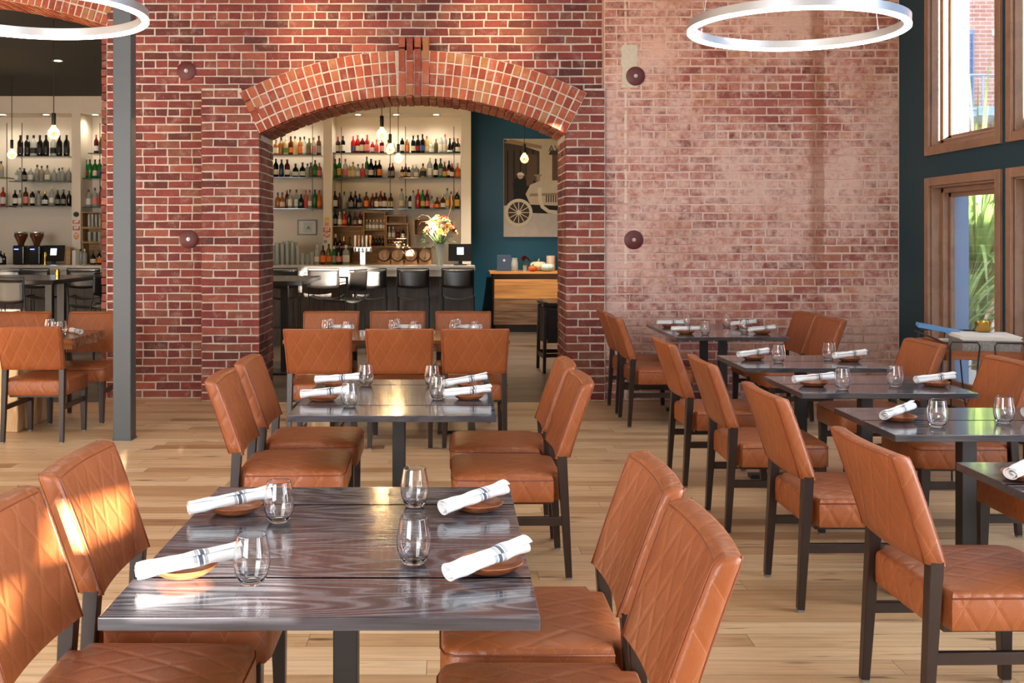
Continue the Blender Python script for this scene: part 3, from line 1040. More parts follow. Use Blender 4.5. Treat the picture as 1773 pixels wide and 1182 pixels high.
chair(-3.155, 7.96, '+Y', 'quilted chair with its back to us left of the steel column', LC, .5)
chair(-3.79, 8.72, '-Y', 'chair behind the live edge table at the left frame edge', LC)
chair(-3.12, 8.72, '-Y', 'chair behind the live edge table, partly hidden by the steel column', LC)
RL = [(9.17, 'far chair beside the brick wall on the aisle side'), (8.55, 'second chair from the brick wall on the aisle side'), (6.566, 'third chair from the brick wall along the aisle'),
      (5.56, 'fourth chair from the brick wall along the aisle'), (4.46, 'fifth chair from the brick wall along the aisle'), (3.355, 'large near chair at the right, nearest of the aisle row')]
for y, lab in RL:
    chair(1.455 + .246, y, '+X', lab, RW, 1.0)
for y, x, lab in ((8.97, 3.12, 'far chair on the window side beside the brick wall'), (8.36, 3.11, 'second chair from the brick wall on the window side'), (6.50, 3.005, 'window side chair just left of the wire menu stand'),
               (5.52, 3.02, 'window side chair in front of the wire menu stand'), (4.47, 3.0, 'window side chair seen only as a quilted seat under the table')):
    chair(x - CB, y, '-X', lab, RW, 1.0)

# ---------------------------------------------------------------- communal tables
def slab_top(bm, x0, x1, y0, y1, z0, z1, wav=.012, n=16, bev=0):
    lo, hi = [], []
    pts = [(x0 + (x1 - x0) * i / n, y0 + rnd.uniform(-wav, wav)) for i in range(n + 1)] + [(x1 - (x1 - x0) * i / n, y1 + rnd.uniform(-wav, wav)) for i in range(n + 1)]
    prism(bm, pts, lambda x, y: Vector((x, y + (.012 if y < (y0 + y1) / 2 else -.012), z0)), lambda x, y: Vector((x, y, z1)))
t = thing('communal_table', 'long wooden communal table between two rows of chairs before the arch', 'table', (-.43, 8.36, 0), 0)
bm = new(); slab_top(bm, -.88, .88, -.43, .42, .718, .75, .004); put('tabletop', bm, M['slab_wood'], t, bevel=.003)
for x in (-.62, .47):
    bm = new(); box(bm, (x, 0, .36), (.18, .56, .712)); put('slab_leg', bm, M['pale_slab'], t, bevel=.004)
    bm = new(); box(bm, (x, 0, .012), (.30, .60, .022)); put('floor_plate', bm, M['black_metal'], t)
t = thing('live_edge_table', 'thick live edge wood table left of the steel column', 'table', (-4.5, 8.43, 0), 0)
bm = new(); slab_top(bm, -1.5, 1.515, -.37, .40, .662, .75, .016, 20); put('tabletop', bm, M['slab_wood'], t, bevel=.006)
for x in (-.9, .98):
    bm = new(); box(bm, (x, 0, .331), (.16, .62, .66)); put('slab_leg', bm, M['pale_slab'], t, bevel=.008)

# ---------------------------------------------------------------- place settings
def make_glass():
    prof_o = [(0, .0012), (.018, .001), (.021, 0), (.0235, .0004), (.0262, .0022), (.031, .0095), (.0350, .018), (.0385, .028), (.0408, .038), (.0418, .048), (.0418, .057), (.0412, .066), (.0394, .079), (.037, .092), (.0348, .105), (.03385, .112), (.0336, .1136), (.0333, .1142)]
    prof_i = [(.0327, .1143), (.0324, .1137), (.0325, .112), (.0335, .105), (.0357, .092), (.0381, .079), (.0399, .066), (.0405, .057), (.0405, .048), (.0395, .039), (.037, .029), (.0335, .0195), (.0290, .0125), (.024, .0092), (.016, .0078), (0, .0074)]
    bm = new()
    lathe(bm, prof_o + prof_i, 32)
    o = put('tumbler', bm, M['glass'], smooth=180, uv=False)
    return tag(o, 'x', 'glass')
glass0 = make_glass(); glass_used = []
def glass(x, y, label, group, z=TOPZ):
    if not glass_used:
        glass_used.append(1); o = glass0
    else:
        o = glass0.copy(); COL.objects.link(o)
    o.location = (x, y, z + .0006); o.rotation_euler = (0, 0, rnd.uniform(0, 6))
    o['label'] = label; o['group'] = group
    return o

def make_plate():
    bm = new()
    prof = [(0, .0), (.046, 0), (.052, .0015), (.066, .010), (.077, .021), (.079, .0235), (.0775, .0248), (.0745, .023), (.062, .012), (.050, .007), (0, .006)]
    lathe(bm, prof, 40, sx=1.0, sy=.96)
    return tag(put('side_plate', bm, M['acacia'], smooth=60, uv=False), 'x', 'plate')
plate0 = make_plate(); plate_used = []
def plate(x, y, label, group, z=TOPZ):
    if not plate_used:
        plate_used.append(1); o = plate0
    else:
        o = plate0.copy(); COL.objects.link(o)
    o.location = (x, y, z + .0006); o.rotation_euler = (0, 0, rnd.uniform(0, 6))
    o['label'] = label; o['group'] = group
    return o

def make_napkin(seed, L=.235):
    r0 = random.Random(seed)
    bm = new()
    uvl = bm.loops.layers.uv.new('UVMap')
    turns, n, nl = 2.15, 46, 16
    grid = []
    for j in range(nl + 1):
        u = -L / 2 + L * j / nl
        fl = 1.0 + .10 * (abs(u) / (L / 2)) ** 3
        ring = []
        for i in range(n + 1):
            a = i / n
            th = a * turns * 2 * math.pi + 1.3
            r = (.0065 + .0165 * a ** .8) * fl
            skew = (.011 * (a - .5)) * (1 if j > nl / 2 else .6)
            wob = .0011 * math.sin(u * 60 + th * 1.7 + seed) + .0008 * math.sin(u * 110 + seed * 3)
            ring.append(bm.verts.new((u + skew, (r + wob) * math.cos(th) * 1.12, (r + wob) * math.sin(th) * .86)))
        grid.append(ring)
    for j in range(nl):
        for i in range(n):
            f = bm.faces.new((grid[j][i], grid[j + 1][i], grid[j + 1][i + 1], grid[j][i + 1]))
            for l, (jj, ii) in zip(f.loops, ((j, i), (j + 1, i), (j + 1, i + 1), (j, i + 1))):
                l[uvl].uv = (-L / 2 + L * jj / nl, ii / n)
    o = put('rolled_napkin', bm, M['linen'], smooth=180)
    md = o.modifiers.new('thickness', 'SOLIDIFY'); md.thickness = .0022
    return tag(o, 'x', 'napkin')
naps = [make_napkin(s) for s in (1, 2, 3)]; nap_used = set()
def napkin(x, y, ang, label, group, tilt=0.0, z=TOPZ, kind=0):
    if kind not in nap_used:
        nap_used.add(kind); o = naps[kind]
    else:
        o = naps[kind].copy(); COL.objects.link(o)
    o.location = (x, y, z + .0445)
    o.rotation_euler = (Matrix.Rotation(R(ang), 3, 'Z') @ Matrix.Rotation(R(-tilt), 3, 'Y') @ Matrix.Rotation(rnd.uniform(-.4, .4), 3, 'X')).to_euler()
    o['label'] = label; o['group'] = group
    return o
G_, P_, N_ = 'stemless tumblers on the dining tables', 'wooden side plates on the dining tables', 'rolled linen napkins on the dining tables'
def setting(tn, where, p, g, ang, tilt=4.0, kind=0, off=(0, 0)):
    if p:
        plate(p[0], p[1], 'round wooden plate at the %s place %s' % (where, tn), P_)
        napkin(p[0] + off[0], p[1] + off[1], ang, 'rolled striped napkin at the %s place %s' % (where, tn), N_, tilt, kind=kind)
    if g:
        glass(g[0], g[1], 'clear stemless glass at the %s place %s' % (where, tn), G_)
setting('on the front table', 'far left', (-.628, 2.975), (-.485, 2.876), 27, 5, 0, (-.01, -.035))
setting('on the front table', 'near left', (-.635, 2.43), (-.461, 2.363), 24, 5, 1, (.02, -.04))
setting('on the front table', 'far right', (.075, 3.005), (-.11, 3.043), 38, 6, 2, (-.01, -.035))
setting('on the front table', 'near right', (.094, 2.458), (-.093, 2.51), 37, 6, 0, (-.01, -.05))
setting('on the second table', 'near left', (-.630, 5.01), (-.481, 4.83), 11, 4, 1, (.01, -.02))
setting('on the second table', 'far left', (-.625, 5.50), (-.461, 5.52), 8, 3, 2, (.01, -.02))
setting('on the second table', 'near right', (.085, 5.05), (-.068, 5.05), 14, 4, 0, (-.01, -.02))
setting('on the second table', 'far right', (.095, 5.44), (-.105, 5.49), 24, 6, 1, (-.02, -.02))
nm = 'on the paired tables by the wall'
setting(nm, 'far left', (1.93, 9.05), (2.09, 9.1), 4, 1, 2)
setting(nm, 'near left', (1.93, 8.45), (2.08, 8.40), -2, 1, 0)
setting(nm, 'far right', (2.57, 9.02), (2.44, 9.08), 14, 4, 1)
setting(nm, 'near right', (2.56, 8.45), (2.43, 8.50), 14, 4, 2)
nm = 'on the third table from the wall'
setting(nm, 'aisle side', (1.966, 6.68), (2.085, 6.53), 24, 4, 0)
setting(nm, 'window side', (2.564, 6.60), (2.455, 6.66), 16, 4, 1)
nm = 'on the table before the menu stand'
setting(nm, 'aisle side', (1.942, 5.50), (2.05, 5.37), 14, 3, 2)
setting(nm, 'window side', (2.595, 5.50), (2.37, 5.475), 14, 4, 0)
nm = 'on the table with the visible post'
setting(nm, 'aisle side', (1.944, 4.46), (2.045, 4.31), 38, 5, 1)
setting(nm, 'window side', (2.60, 4.47), (2.373, 4.40), 12, 4, 2)
setting('on the table cut off at the right', 'aisle side', (1.895, 3.38), None, 40, 5, 0)

# communal tables: carafes, tumblers, napkins
for i, (px, w) in enumerate(((569, 'left'), (685, 'middle'), (790, 'right'))):
    q = lambda dx, y: (px + dx - VX) * y / FPX
    glass(q(-5, 8.5), 8.5, 'taller looking clear glass before the %s communal chair' % w, 'glasses on the communal table')
    glass(q(4, 8.62), 8.62, 'second clear glass before the %s communal chair' % w, 'glasses on the communal table')
    plate(q(20, 8.56), 8.56, 'wooden plate before the %s chair of the communal table' % w, 'plates on the communal table')
    napkin(q(20, 8.56), 8.56, -24, 'rolled napkin before the %s chair of the communal table' % w, 'napkins on the communal table', 2, z=TOPZ + .004, kind=i)
    glass(q(32, 8.3), 8.3, 'clear glass right of the napkin before the %s communal chair' % w, 'glasses on the communal table')
for px, y, d in ((97, 8.30, 'left'), (107, 8.36, 'right')):
    glass((px - VX) * y / FPX, y, 'clear glass on the live edge table, %s of two' % d, 'glasses on the live edge table')
glass((86 - VX) * 8.6 / FPX, 8.6, 'clear glass farther back on the live edge table', 'glasses on the live edge table')
napkin((131 - VX) * 8.45 / FPX, 8.45, -52, 'rolled white napkin on the live edge table', 'napkins on the live edge table', 0, z=TOPZ - .02, kind=1)
napkin((-2 - VX) * 8.25 / FPX, 8.25, 20, 'rolled napkin at the left end of the live edge table', 'napkins on the live edge table', 0, z=TOPZ - .02, kind=2)

# ---------------------------------------------------------------- tie-rod discs on the brick wall
for px, py, y, lab in ((323, 123, YR, 'round rusty iron tie plate high on the wall left of the arch'), (327, 414, YR, 'round iron tie plate lower on the wall left of the arch'),
                     (1100, 132, YW, 'round red iron tie plate high on the worn wall right of the arch'), (1097, 415, YW, 'round red iron tie plate lower on the worn wall right of the arch')):
    p = at(px, py, y)
    t = thing('tie_plate', lab, 'wall plate', p, 0, 'iron tie plates on the brick wall')
    bm = new()
    lathe(bm, [(0, .022), (.03, .022), (.084, .016), (.090, .012), (.090, -.004)], 32, axis='Y')
    for v in bm.verts: v.co.y *= -1
    put('disc', bm, M['disc_iron'], t, smooth=40, uv=False)
    bm = new()
    lathe(bm, [(0, .046), (.010, .046), (.012, .043), (.012, .021)], 6, axis='Y')
    lathe(bm, [(0, .027), (.018, .027), (.018, .021)], 16, axis='Y')
    for v in bm.verts: v.co.y *= -1
    put('bolt', bm, M['bolt'], t, uv=False)

# ---------------------------------------------------------------- ring pendants
def ring_lamp(x, y, z, label, tilt=0.0):
    t = thing('ring_pendant', label, 'pendant lamp', (x, y, z), 0, 'aluminium ring pendant lamps')
    t.rotation_euler = (0, R(tilt), 0)
    ro, ri, h, n = .60, .565, .058, 96
    bm = new()
    prof = [(ri, .010), (ri, h), (ro, h), (ro, .010), (ri, .010)]
    vv = [[bm.verts.new((r * math.cos(2 * math.pi * k / n), r * math.sin(2 * math.pi * k / n), q)) for r, q in prof[:-1]] for k in range(n)]
    for k in range(n):
        a, b = vv[k], vv[(k + 1) % n]
        for i in range(4): bm.faces.new((a[i], a[(i + 1) % 4], b[(i + 1) % 4], b[i]))
    put('ring_body', bm, M['alu'], t, smooth=40, uv=False)
    bm = new()
    prof = [(ri - .0015, .012), (ri - .0015, .002), (ri + .006, -.003), (ro - .006, -.003), (ro + .0015, .002), (ro + .0015, .012)]
    vv = [[bm.verts.new((r * math.cos(2 * math.pi * k / n), r * math.sin(2 * math.pi * k / n), q)) for r, q in prof] for k in range(n)]
    m = len(prof)
    for k in range(n):
        a, b = vv[k], vv[(k + 1) % n]
        for i in range(m): bm.faces.new((a[i], a[(i + 1) % m], b[(i + 1) % m], b[i]))
    put('diffuser', bm, M['ring_glow'], t, smooth=60, uv=False)
    for k, a in enumerate((20, 140, 262)):
        bm = new()
        p = Vector((.582 * math.cos(R(a)), .582 * math.sin(R(a)), h))
        tube(bm, [p, (p.x * .55, p.y * .55, ZTOP - z - .02)], .0022, 6)
        tube(bm, [p - Vector((0, 0, .002)), p + Vector((0, 0, .022))], .006, 8)
        put('cable', bm, M['alu'], t, uv=False)
    bm = new(); lathe(bm, [(0, 0), (.34, 0), (.34, -.03), (0, -.03)], 32, c=(0, 0, ZTOP - z)); put('ceiling_canopy', bm, M['alu'], t, uv=False)
    return t
ring_lamp(1.95, 5.80, 2.712, 'glowing aluminium ring lamp over the window row of tables', 1.2)
ring_lamp(-2.23, 5.43, 2.712, 'glowing aluminium ring lamp cut off at the upper left', -.6)

# track lights washing the brick over the arch (on the ceiling)
for x, tx, lab in ((-1.5, -1.2, 'left'), (.6, .35, 'right')):
    t = thing('track_spotlight', 'black track spotlight on the ceiling aimed at the %s of the arch' % lab, 'spotlight', (x, 8.4, ZTOP - .14))
    bm = new(); lathe(bm, [(0, .09), (.04, .09), (.045, -.06), (.040, -.06), (.038, 0), (0, 0)], 20); o = put('lamp_head', bm, M['black_metal'], t, uv=False)
    bm = new(); tube(bm, [(0, 0, .08), (0, 0, .142)], .012, 8); put('stem', bm, M['black_metal'], t, uv=False)
    d = Vector((tx, YR, 3.32)) - Vector((x, 8.4, ZTOP - .25))
    l = light('spot_beam', 'SPOT', (0, 0, -.08), (0, 0, 0), 130, (1.0, .66, .36), spot_size=R(44), spot_blend=1.0, shadow_soft_size=.04)
    l.parent = t
    l.rotation_euler = d.to_track_quat('-Z', 'Y').to_euler()
# ---------------------------------------------------------------- bar counter and back bar
def pbox(bm, x0, x1, y0, y1, z0, z1):
    box(bm, ((x0 + x1) / 2, (y0 + y1) / 2, (z0 + z1) / 2), (x1 - x0, y1 - y0, z1 - z0))
BARX = .335
t = thing('bar_counter', 'long bar counter with grey stone top and dark board front', 'bar', (-3.8, 14.9, 0))
def rel(o, root):
    o.location = -Vector(root.location)
    return o
bm = new(); pbox(bm, -8.1, BARX, 14.58, 15.3, 1.072, 1.135); rel(put('countertop', bm, M['bar_stone'], t, bevel=.004), t)
bm = new(); pbox(bm, -8.1, BARX - .02, 14.62, 15.26, .985, 1.071); rel(put('top_rail', bm, M['bar_edge'], t), t)
bm = new(); pbox(bm, -8.1, BARX - .03, 14.85, 15.2, 0.0, .985); rel(put('front_panel', bm, M['bar_front'], t), t)
for i in range(22):
    x = -8.0 + i * .38
    bm = new(); pbox(bm, x, x + .012, 14.84, 14.85, .02, .98); rel(put('panel_groove', bm, M['black_metal'], t), t)
t = thing('back_bar', 'white back bar cabinet holding glass bottle shelves', 'shelving', (-3.8, 17.2, 0))
YC, YB2, YS = 16.78, 17.34, 17.02
cx_ = lambda px, y=YC: (px - VX) * y / FPX
colpx = [(-90, -74), (124, 139.5), (330, 345), (559.5, 575), (798, 815.5)]
SOF0, SOF1 = 1.55 + (410 - 196) * YC / FPX, 3.856
for a, b in colpx:
    bm = new(); pbox(bm, cx_(a), cx_(b), YC, YB2 - .002, 1.105, SOF1 - .001); rel(put('column', bm, M['white_paint'], t, bevel=.003), t)
bm = new(); pbox(bm, -8.1, cx_(815.5), YC + .001, YB2, SOF0, SOF1); rel(put('soffit', bm, M['white_paint'], t), t)
bm = new(); pbox(bm, -8.1, cx_(815.5), YB2, YB2 + .04, .05, SOF1 - .002); rel(put('back_panel', bm, M['white_paint'], t), t)
bm = new(); pbox(bm, -8.1, cx_(815.5), 16.32, YB2 - .003, 0, 1.062); rel(put('base_cabinet', bm, M['dark_wood'], t), t)
bm = new(); pbox(bm, -8.1, cx_(815.5), 16.28, YB2 - .002, 1.062, 1.102); rel(put('work_top', bm, M['bar_stone'], t), t)
ZBB = 1.1025
zs = lambda py: EYE + (VY - py) * YS / FPX
SH = {}
def shelf(key, p0, p1, py):
    SH[key] = zs(py)
    bm = new(); pbox(bm, (p0 - VX) * YS / FPX, (p1 - VX) * YS / FPX, YS - .16, YS + .20, SH[key] - .014, SH[key])
    rel(put('glass_shelf', bm, M['shelf_glass'], t), t)
for key, p0, p1, py in (('A1', 28, 123, 271), ('A2', 22, 123, 314), ('A3', 22, 123, 356), ('L2', -70, 20, 308), ('L3', -70, 20, 357),
                        ('B1', 158, 240, 266), ('B2', 142, 240, 309), ('B3', 142, 240, 358),
                        ('C1', 440, 558, 269), ('C2', 440, 558, 307), ('C3', 440, 558, 361),
                        ('D1', 577, 797, 265.5), ('D2a', 576, 681, 308), ('D2b', 690, 797, 308), ('D3a', 576, 681, 361.5), ('D3b', 690, 797, 361.5)):
    shelf(key, p0, p1, py)
for px, a, b in ((38, 213, 360), (12, 213, 360), (173, 213, 360), (541, 217, 365), (591, 220, 365), (675.5, 262, 365), (702, 219, 365), (786, 219, 365)):
    bm = new(); p, q = at(px, a, YS - .12), at(px, b, YS - .12)
    tube(bm, [p, q], .006, 6); rel(put('shelf_rod', bm, M['black_metal'], t, uv=False), t)

# bottles -----------------------------------------------------------
PROF = {
 'tall': [(0, 0), (.036, 0), (.038, .004), (.038, .19), (.034, .212), (.018, .238), (.014, .25), (.0135, .30)],
 'liquor': [(0, 0), (.041, 0), (.044, .005), (.044, .16), (.040, .178), (.018, .200), (.015, .208), (.015, .255)],
 'squat': [(0, 0), (.048, 0), (.052, .006), (.052, .10), (.044, .128), (.020, .152), (.016, .160), (.016, .205)],
 'cone': [(0, 0), (.050, 0), (.053, .006), (.050, .05), (.036, .13), (.020, .19), (.014, .215), (.014, .26)],
 'flat': [(0, 0), (.046, 0), (.049, .005), (.049, .125), (.045, .14), (.02, .155), (.015, .165), (.015, .215)],
}
LABEL = {'tall': (.045, .125), 'liquor': (.035, .125), 'squat': (.025, .085), 'cone': (.02, .055), 'flat': (.025, .105)}
BCACHE = {}
CAPM = {'black': M['black_plastic'], 'gold': M['brass'], 'red': LB['red'], 'white': LB['white']}
def radius(kind, z):
    p = PROF[kind]
    for (r0, z0), (r1, z1) in zip(p[1:], p[2:]):
        if z0 <= z <= z1: return r0 + (r1 - r0) * (z - z0) / max(1e-6, z1 - z0)
    return p[-1][0]
def bottle(x, y, z, kind, g, lb, cap, scale, label, group):
    key = (kind, g, lb, cap)
    if key in BCACHE:
        o = dup(BCACHE[key], (x, y, z), rnd.uniform(0, 6), label, group)
    else:
        bm = new(); lathe(bm, PROF[kind] + [(0, PROF[kind][-1][1])], 14)
        o = tag(put('bottle', bm, BG[g], smooth=50, uv=False), label, 'bottle', group)
        o.location = (x, y, z)
        if lb:
            a, b = LABEL[kind]
            bm = new(); lathe(bm, [(radius(kind, a + (b - a) * i / 4) + .0012, a + (b - a) * i / 4) for i in range(5)], 14)
            put('paper_label', bm, LB[lb], o, smooth=50, uv=False)
        h = PROF[kind][-1][1]; r = PROF[kind][-1][0]
        bm = new(); lathe(bm, [(r + .0015, h - .035), (r + .002, h + .004), (0, h + .004)], 10)
        put('cap', bm, CAPM[cap], o, smooth=50, uv=False)
        BCACHE[key] = o
    o.scale = (scale[0], scale[0], scale[1])
    return o
ORD = ['first', 'second', 'third', 'fourth', 'fifth', 'sixth', 'seventh', 'eighth', 'ninth', 'tenth', 'eleventh', 'twelfth', 'thirteenth', 'fourteenth', 'fifteenth', 'sixteenth', 'seventeenth', 'eighteenth']
GN = {'dark': 'dark', 'black': 'black', 'clear': 'clear', 'pale': 'straw coloured', 'amber': 'amber', 'brown': 'brown'}
def row(z, where, items, y=YS, group=None):
    """items: (px, height px, width px, kind, glass, label, cap)"""
    items = sorted(items)
    for i, (px, hp, wp, kind, g, lb, cap) in enumerate(items):
        x = (px - VX) * y / FPX
        H = PROF[kind][-1][1] + .004; W = 2 * max(r for r, _ in PROF[kind])
        sc = (wp * y / FPX / W, hp * y / FPX / H)
        lab = '%s bottle, %s, %s from left %s' % (GN.get(g, g), ('%s label' % lb) if lb else 'no label', ORD[i], where)
        bottle(x, y + rnd.uniform(-.02, .03), z, kind, g, lb, cap, sc, lab, group or ('bottles ' + where))
T, L, S, C_, F = 'tall', 'liquor', 'squat', 'cone', 'flat'
row(SH['C1'], 'on the top shelf at the arch left', [(478, 27, 9, L, 'amber', 'cream', 'gold'), (486.5, 31, 9, L, 'amber', None, 'black'), (495.5, 31, 9, T, 'pale', 'green', 'white'), (503.5, 33, 8, T, 'brown', 'orange', 'black'),
    (511, 33, 8, T, 'pale', None, 'black'), (519.5, 32, 8.5, L, 'amber', 'orange', 'black'), (526.5, 33, 8, L, 'clear', 'white', 'black'), (535, 30, 9, L, 'olive', None, 'gold'), (543, 31, 8.5, L, 'clear', 'pink', 'gold'), (552, 34, 8.5, L, 'brown', 'grey', 'black')])
row(SH['C2'], 'on the second shelf at the arch left', [(478, 32, 9, T, 'black', 'cream', 'black'), (487.5, 31, 8.5, T, 'blue', None, 'black'), (497.5, 31, 9.5, T, 'maroon', 'white', 'black'), (511.5, 24, 11, S, 'dark', 'white', 'black'),
    (523.5, 26, 11, S, 'dark', 'white', 'black'), (532, 24, 8, L, 'clear', 'grey', 'black'), (538, 26, 7, L, 'olive', None, 'black'), (545.5, 30, 8, T, 'green', 'green', 'green' if False else 'black'), (553, 25, 8, L, 'pink', 'pink', 'red')])
row(SH['C3'], 'on the third shelf at the arch left', [(481, 28, 10, S, 'amber', None, 'black'), (489, 28, 9, S, 'amber', 'cream', 'black'), (497, 32, 7, T, 'maroon', None, 'red'), (502.5, 33, 8, L, 'clear', 'white', 'black'),
    (513, 33, 8, L, 'clear', 'white', 'black'), (521.5, 25, 11, S, 'teal', None, 'black'), (530, 32, 7, T, 'pink', 'red', 'red'), (536.5, 32, 7, T, 'clear', 'white', 'black'), (545, 33, 8, T, 'green', None, 'black'), (553, 32, 8, T, 'orange', 'orange', 'red')])
row(SH['D1'], 'on the top shelf in the arch middle', [(585, 29, 8.5, L, 'maroon', 'white', 'red'), (594, 30, 8, L, 'black', 'white', 'black'), (611.5, 30, 8, T, 'red', 'blue', 'red'), (619, 32, 8, T, 'red', 'cream', 'red'),
    (627.5, 31, 9, L, 'maroon', 'cream', 'white'), (636, 32, 8.5, L, 'red', 'pink', 'red'), (645, 25, 7.5, S, 'red', 'white', 'white'), (652, 24, 7.5, S, 'pink', 'red', 'red'), (661, 27, 8, L, 'maroon', 'pink', 'red'), (672, 24, 8, S, 'olive', 'cream', 'gold'), (682, 22, 7, S, 'clear', 'white', 'white'),
    (696.5, 31, 8, L, 'black', 'white', 'white'), (705, 29, 8, L, 'amber', 'orange', 'white'), (715.5, 31, 8, T, 'dark', 'cream', 'black'), (723.5, 32, 8, T, 'dark', 'red', 'black'), (731.5, 33, 8, T, 'dark', 'blue', 'black'), (739, 30, 7.5, T, 'yellow', 'cream', 'red')])
row(SH['D1'], 'at the right end of the top shelf', [(747, 22, 9, S, 'clear', 'white', 'white'), (755, 25, 7, L, 'olive', None, 'red'), (764, 32, 7.5, L, 'clear', 'white', 'white'), (770.5, 33, 7, L, 'clear', 'cream', 'red'), (779, 26, 10, C_, 'black', 'white', 'black'), (786, 27, 7.5, L, 'black', None, 'gold'), (792.5, 26, 9.5, S, 'dark', 'cream', 'red')])
row(SH['D2a'], 'on the second shelf, arch middle', [(580, 33, 8, L, 'green', 'green', 'black'), (588, 34, 8, L, 'green', 'yellow', 'black'), (598, 33, 8, L, 'clear', 'pink', 'red'), (605, 26, 7, L, 'pale', 'cream', 'white'), (611, 28, 9, L, 'pale', 'cream', 'gold'), (620, 24, 8, L, 'clear', 'white', 'black'), (628, 25, 9, S, 'pink', 'red', 'red'),
    (635, 37, 7, T, 'green', 'grey', 'black'), (642.5, 33, 9, T, 'black', 'white', 'black'), (650.5, 30, 8, L, 'dark', None, 'black'), (657, 31, 9, L, 'dark', 'orange', 'gold'), (675, 25, 6.5, L, 'dark', 'grey', 'black'), (680, 26, 6.5, T, 'maroon', 'grey', 'red')])
row(SH['D2b'], 'on the second shelf at the arch right', [(696.5, 20, 7, L, 'brown', 'cream', 'red'), (702.5, 25, 6, T, 'brown', 'cream', 'red'), (708, 19, 6.5, L, 'dark', 'white', 'black'), (714.5, 23, 7, L, 'clear', 'grey', 'white'), (721, 24, 9, S, 'clear', 'white', 'white'), (732.5, 25, 10, F, 'pale', 'black', 'black'), (744, 35, 9.5, L, 'clear', 'white', 'white'),
    (754.5, 33, 8.5, T, 'black', 'white', 'black'), (763, 34, 8, L, 'green', 'grey', 'black'), (770, 28, 8, S, 'brown', 'yellow', 'red'), (777.5, 30, 7, T, 'dark', 'cream', 'black'), (783, 25, 8.5, S, 'maroon', 'white', 'red'), (792.5, 26, 9.5, S, 'orange', 'orange', 'gold')])
row(SH['D3a'], 'on the third shelf, arch middle', [(580, 31, 8.5, L, 'dark', 'white', 'black'), (588, 28, 7, L, 'brown', None, 'black'), (596, 30, 9, S, 'clear', 'grey', 'black'), (607.5, 30, 10, S, 'dark', 'grey', 'black'), (615.5, 31, 7, T, 'dark', None, 'black'), (622.5, 26, 9, S, 'blue', 'grey', 'black'), (634.5, 29, 9, L, 'brown', 'orange', 'black'),
    (645, 27, 8, L, 'brown', None, 'red'), (651.5, 28, 8.5, L, 'brown', 'white', 'black'), (659, 31, 8, T, 'brown', 'cream', 'red'), (666, 28, 8.5, L, 'maroon', 'white', 'black'), (676.5, 27, 8.5, L, 'brown', 'cream', 'black')])
row(SH['D3b'], 'on the third shelf at the arch right', [(695.5, 35, 8, T, 'clear', 'cream', 'black'), (703, 22, 8, S, 'clear', 'grey', 'black'), (710.5, 27, 8, L, 'dark', 'white', 'white'), (715.5, 32, 7, T, 'clear', None, 'black'), (724, 34, 7.5, T, 'red', None, 'red'), (732, 33, 7.5, T, 'green', 'yellow', 'black'), (739.5, 33, 8, T, 'maroon', 'pink', 'red'),
    (748, 22, 8, S, 'clear', 'pink', 'black'), (757, 20, 9.5, S, 'brown', 'orange', 'black'), (767, 25, 10, S, 'brown', 'white', 'gold'), (774.5, 36, 7, T, 'clear', 'yellow', 'black'), (781, 30, 7.5, L, 'amber', None, 'black'), (791.5, 33, 9, L, 'dark', 'yellow', 'gold')])
row(SH['A1'], 'on the top shelf left of the column', [(px, 37, 10, T, 'clear' if i % 3 == 2 else 'dark', 'black', 'black') for i, px in enumerate((35, 46.6, 57.7, 69, 80.5, 91.6, 102.4, 116))])
row(SH['A2'], 'on the second shelf left of the column', [(29, 22, 9, L, 'clear', 'white', 'white'), (34.5, 24, 7, T, 'clear', None, 'black'), (41, 23, 9, L, 'dark', 'grey', 'black'), (53, 23, 10, L, 'clear', 'white', 'white'), (64, 29, 9, L, 'clear', 'grey', 'black'), (72.5, 27, 8, L, 'pale', 'grey', 'black'), (82.5, 28, 9, S, 'clear', 'white', 'black'),
    (93.5, 24, 9, S, 'clear', None, 'white'), (102.5, 23, 9, S, 'clear', 'grey', 'black'), (108.5, 24, 7, L, 'clear', None, 'black'), (118, 24, 9, L, 'clear', 'grey', 'white')])
row(SH['A3'], 'on the third shelf left of the column', [(27, 27, 9, L, 'black', 'white', 'black'), (35.5, 27, 7.5, L, 'clear', 'white', 'black'), (45, 32, 8.5, L, 'brown', 'pink', 'black'), (56, 29, 9, L, 'dark', 'white', 'white'), (67, 26, 10, S, 'clear', 'grey', 'black'), (78.5, 25, 10.5, S, 'dark', 'white', 'gold'), (90, 34, 9, T, 'clear', 'white', 'white'), (100.5, 27, 9, S, 'dark', 'grey', 'black'),
    (110, 28, 9, S, 'dark', 'grey', 'black'), (119, 26, 8, L, 'black', None, 'black')])
row(SH['B1'], 'on the short top shelf by the jamb', [(166, 33, 8, T, 'maroon', 'white', 'red'), (174.5, 29, 7, T, 'olive', None, 'gold'), (180, 31, 7.5, T, 'amber', 'white', 'red')])
row(SH['B2'], 'in the green row by the brick jamb', [(147.7, 33, 8.5, T, 'green', 'red', 'black'), (156.5, 33, 8, T, 'green', None, 'black'), (164.5, 33, 8.5, T, 'green', 'cream', 'black'), (173, 33, 8, T, 'green', 'blue', 'black'), (181, 32, 8, T, 'green', 'red', 'black')])
row(SH['B3'], 'on the third shelf by the jamb', [(152.5, 30, 10, L, 'clear', 'white', 'black'), (164.5, 33, 10, L, 'clear', 'pink', 'black'), (176, 36, 9, T, 'pink', 'red', 'black')])
row(SH['L2'], 'on the second shelf, frame edge', [(2.5, 29, 9, L, 'pale', 'grey', 'black')])
row(SH['L3'], 'on the third shelf, frame edge', [(4, 33, 9, L, 'red', 'white', 'red')])
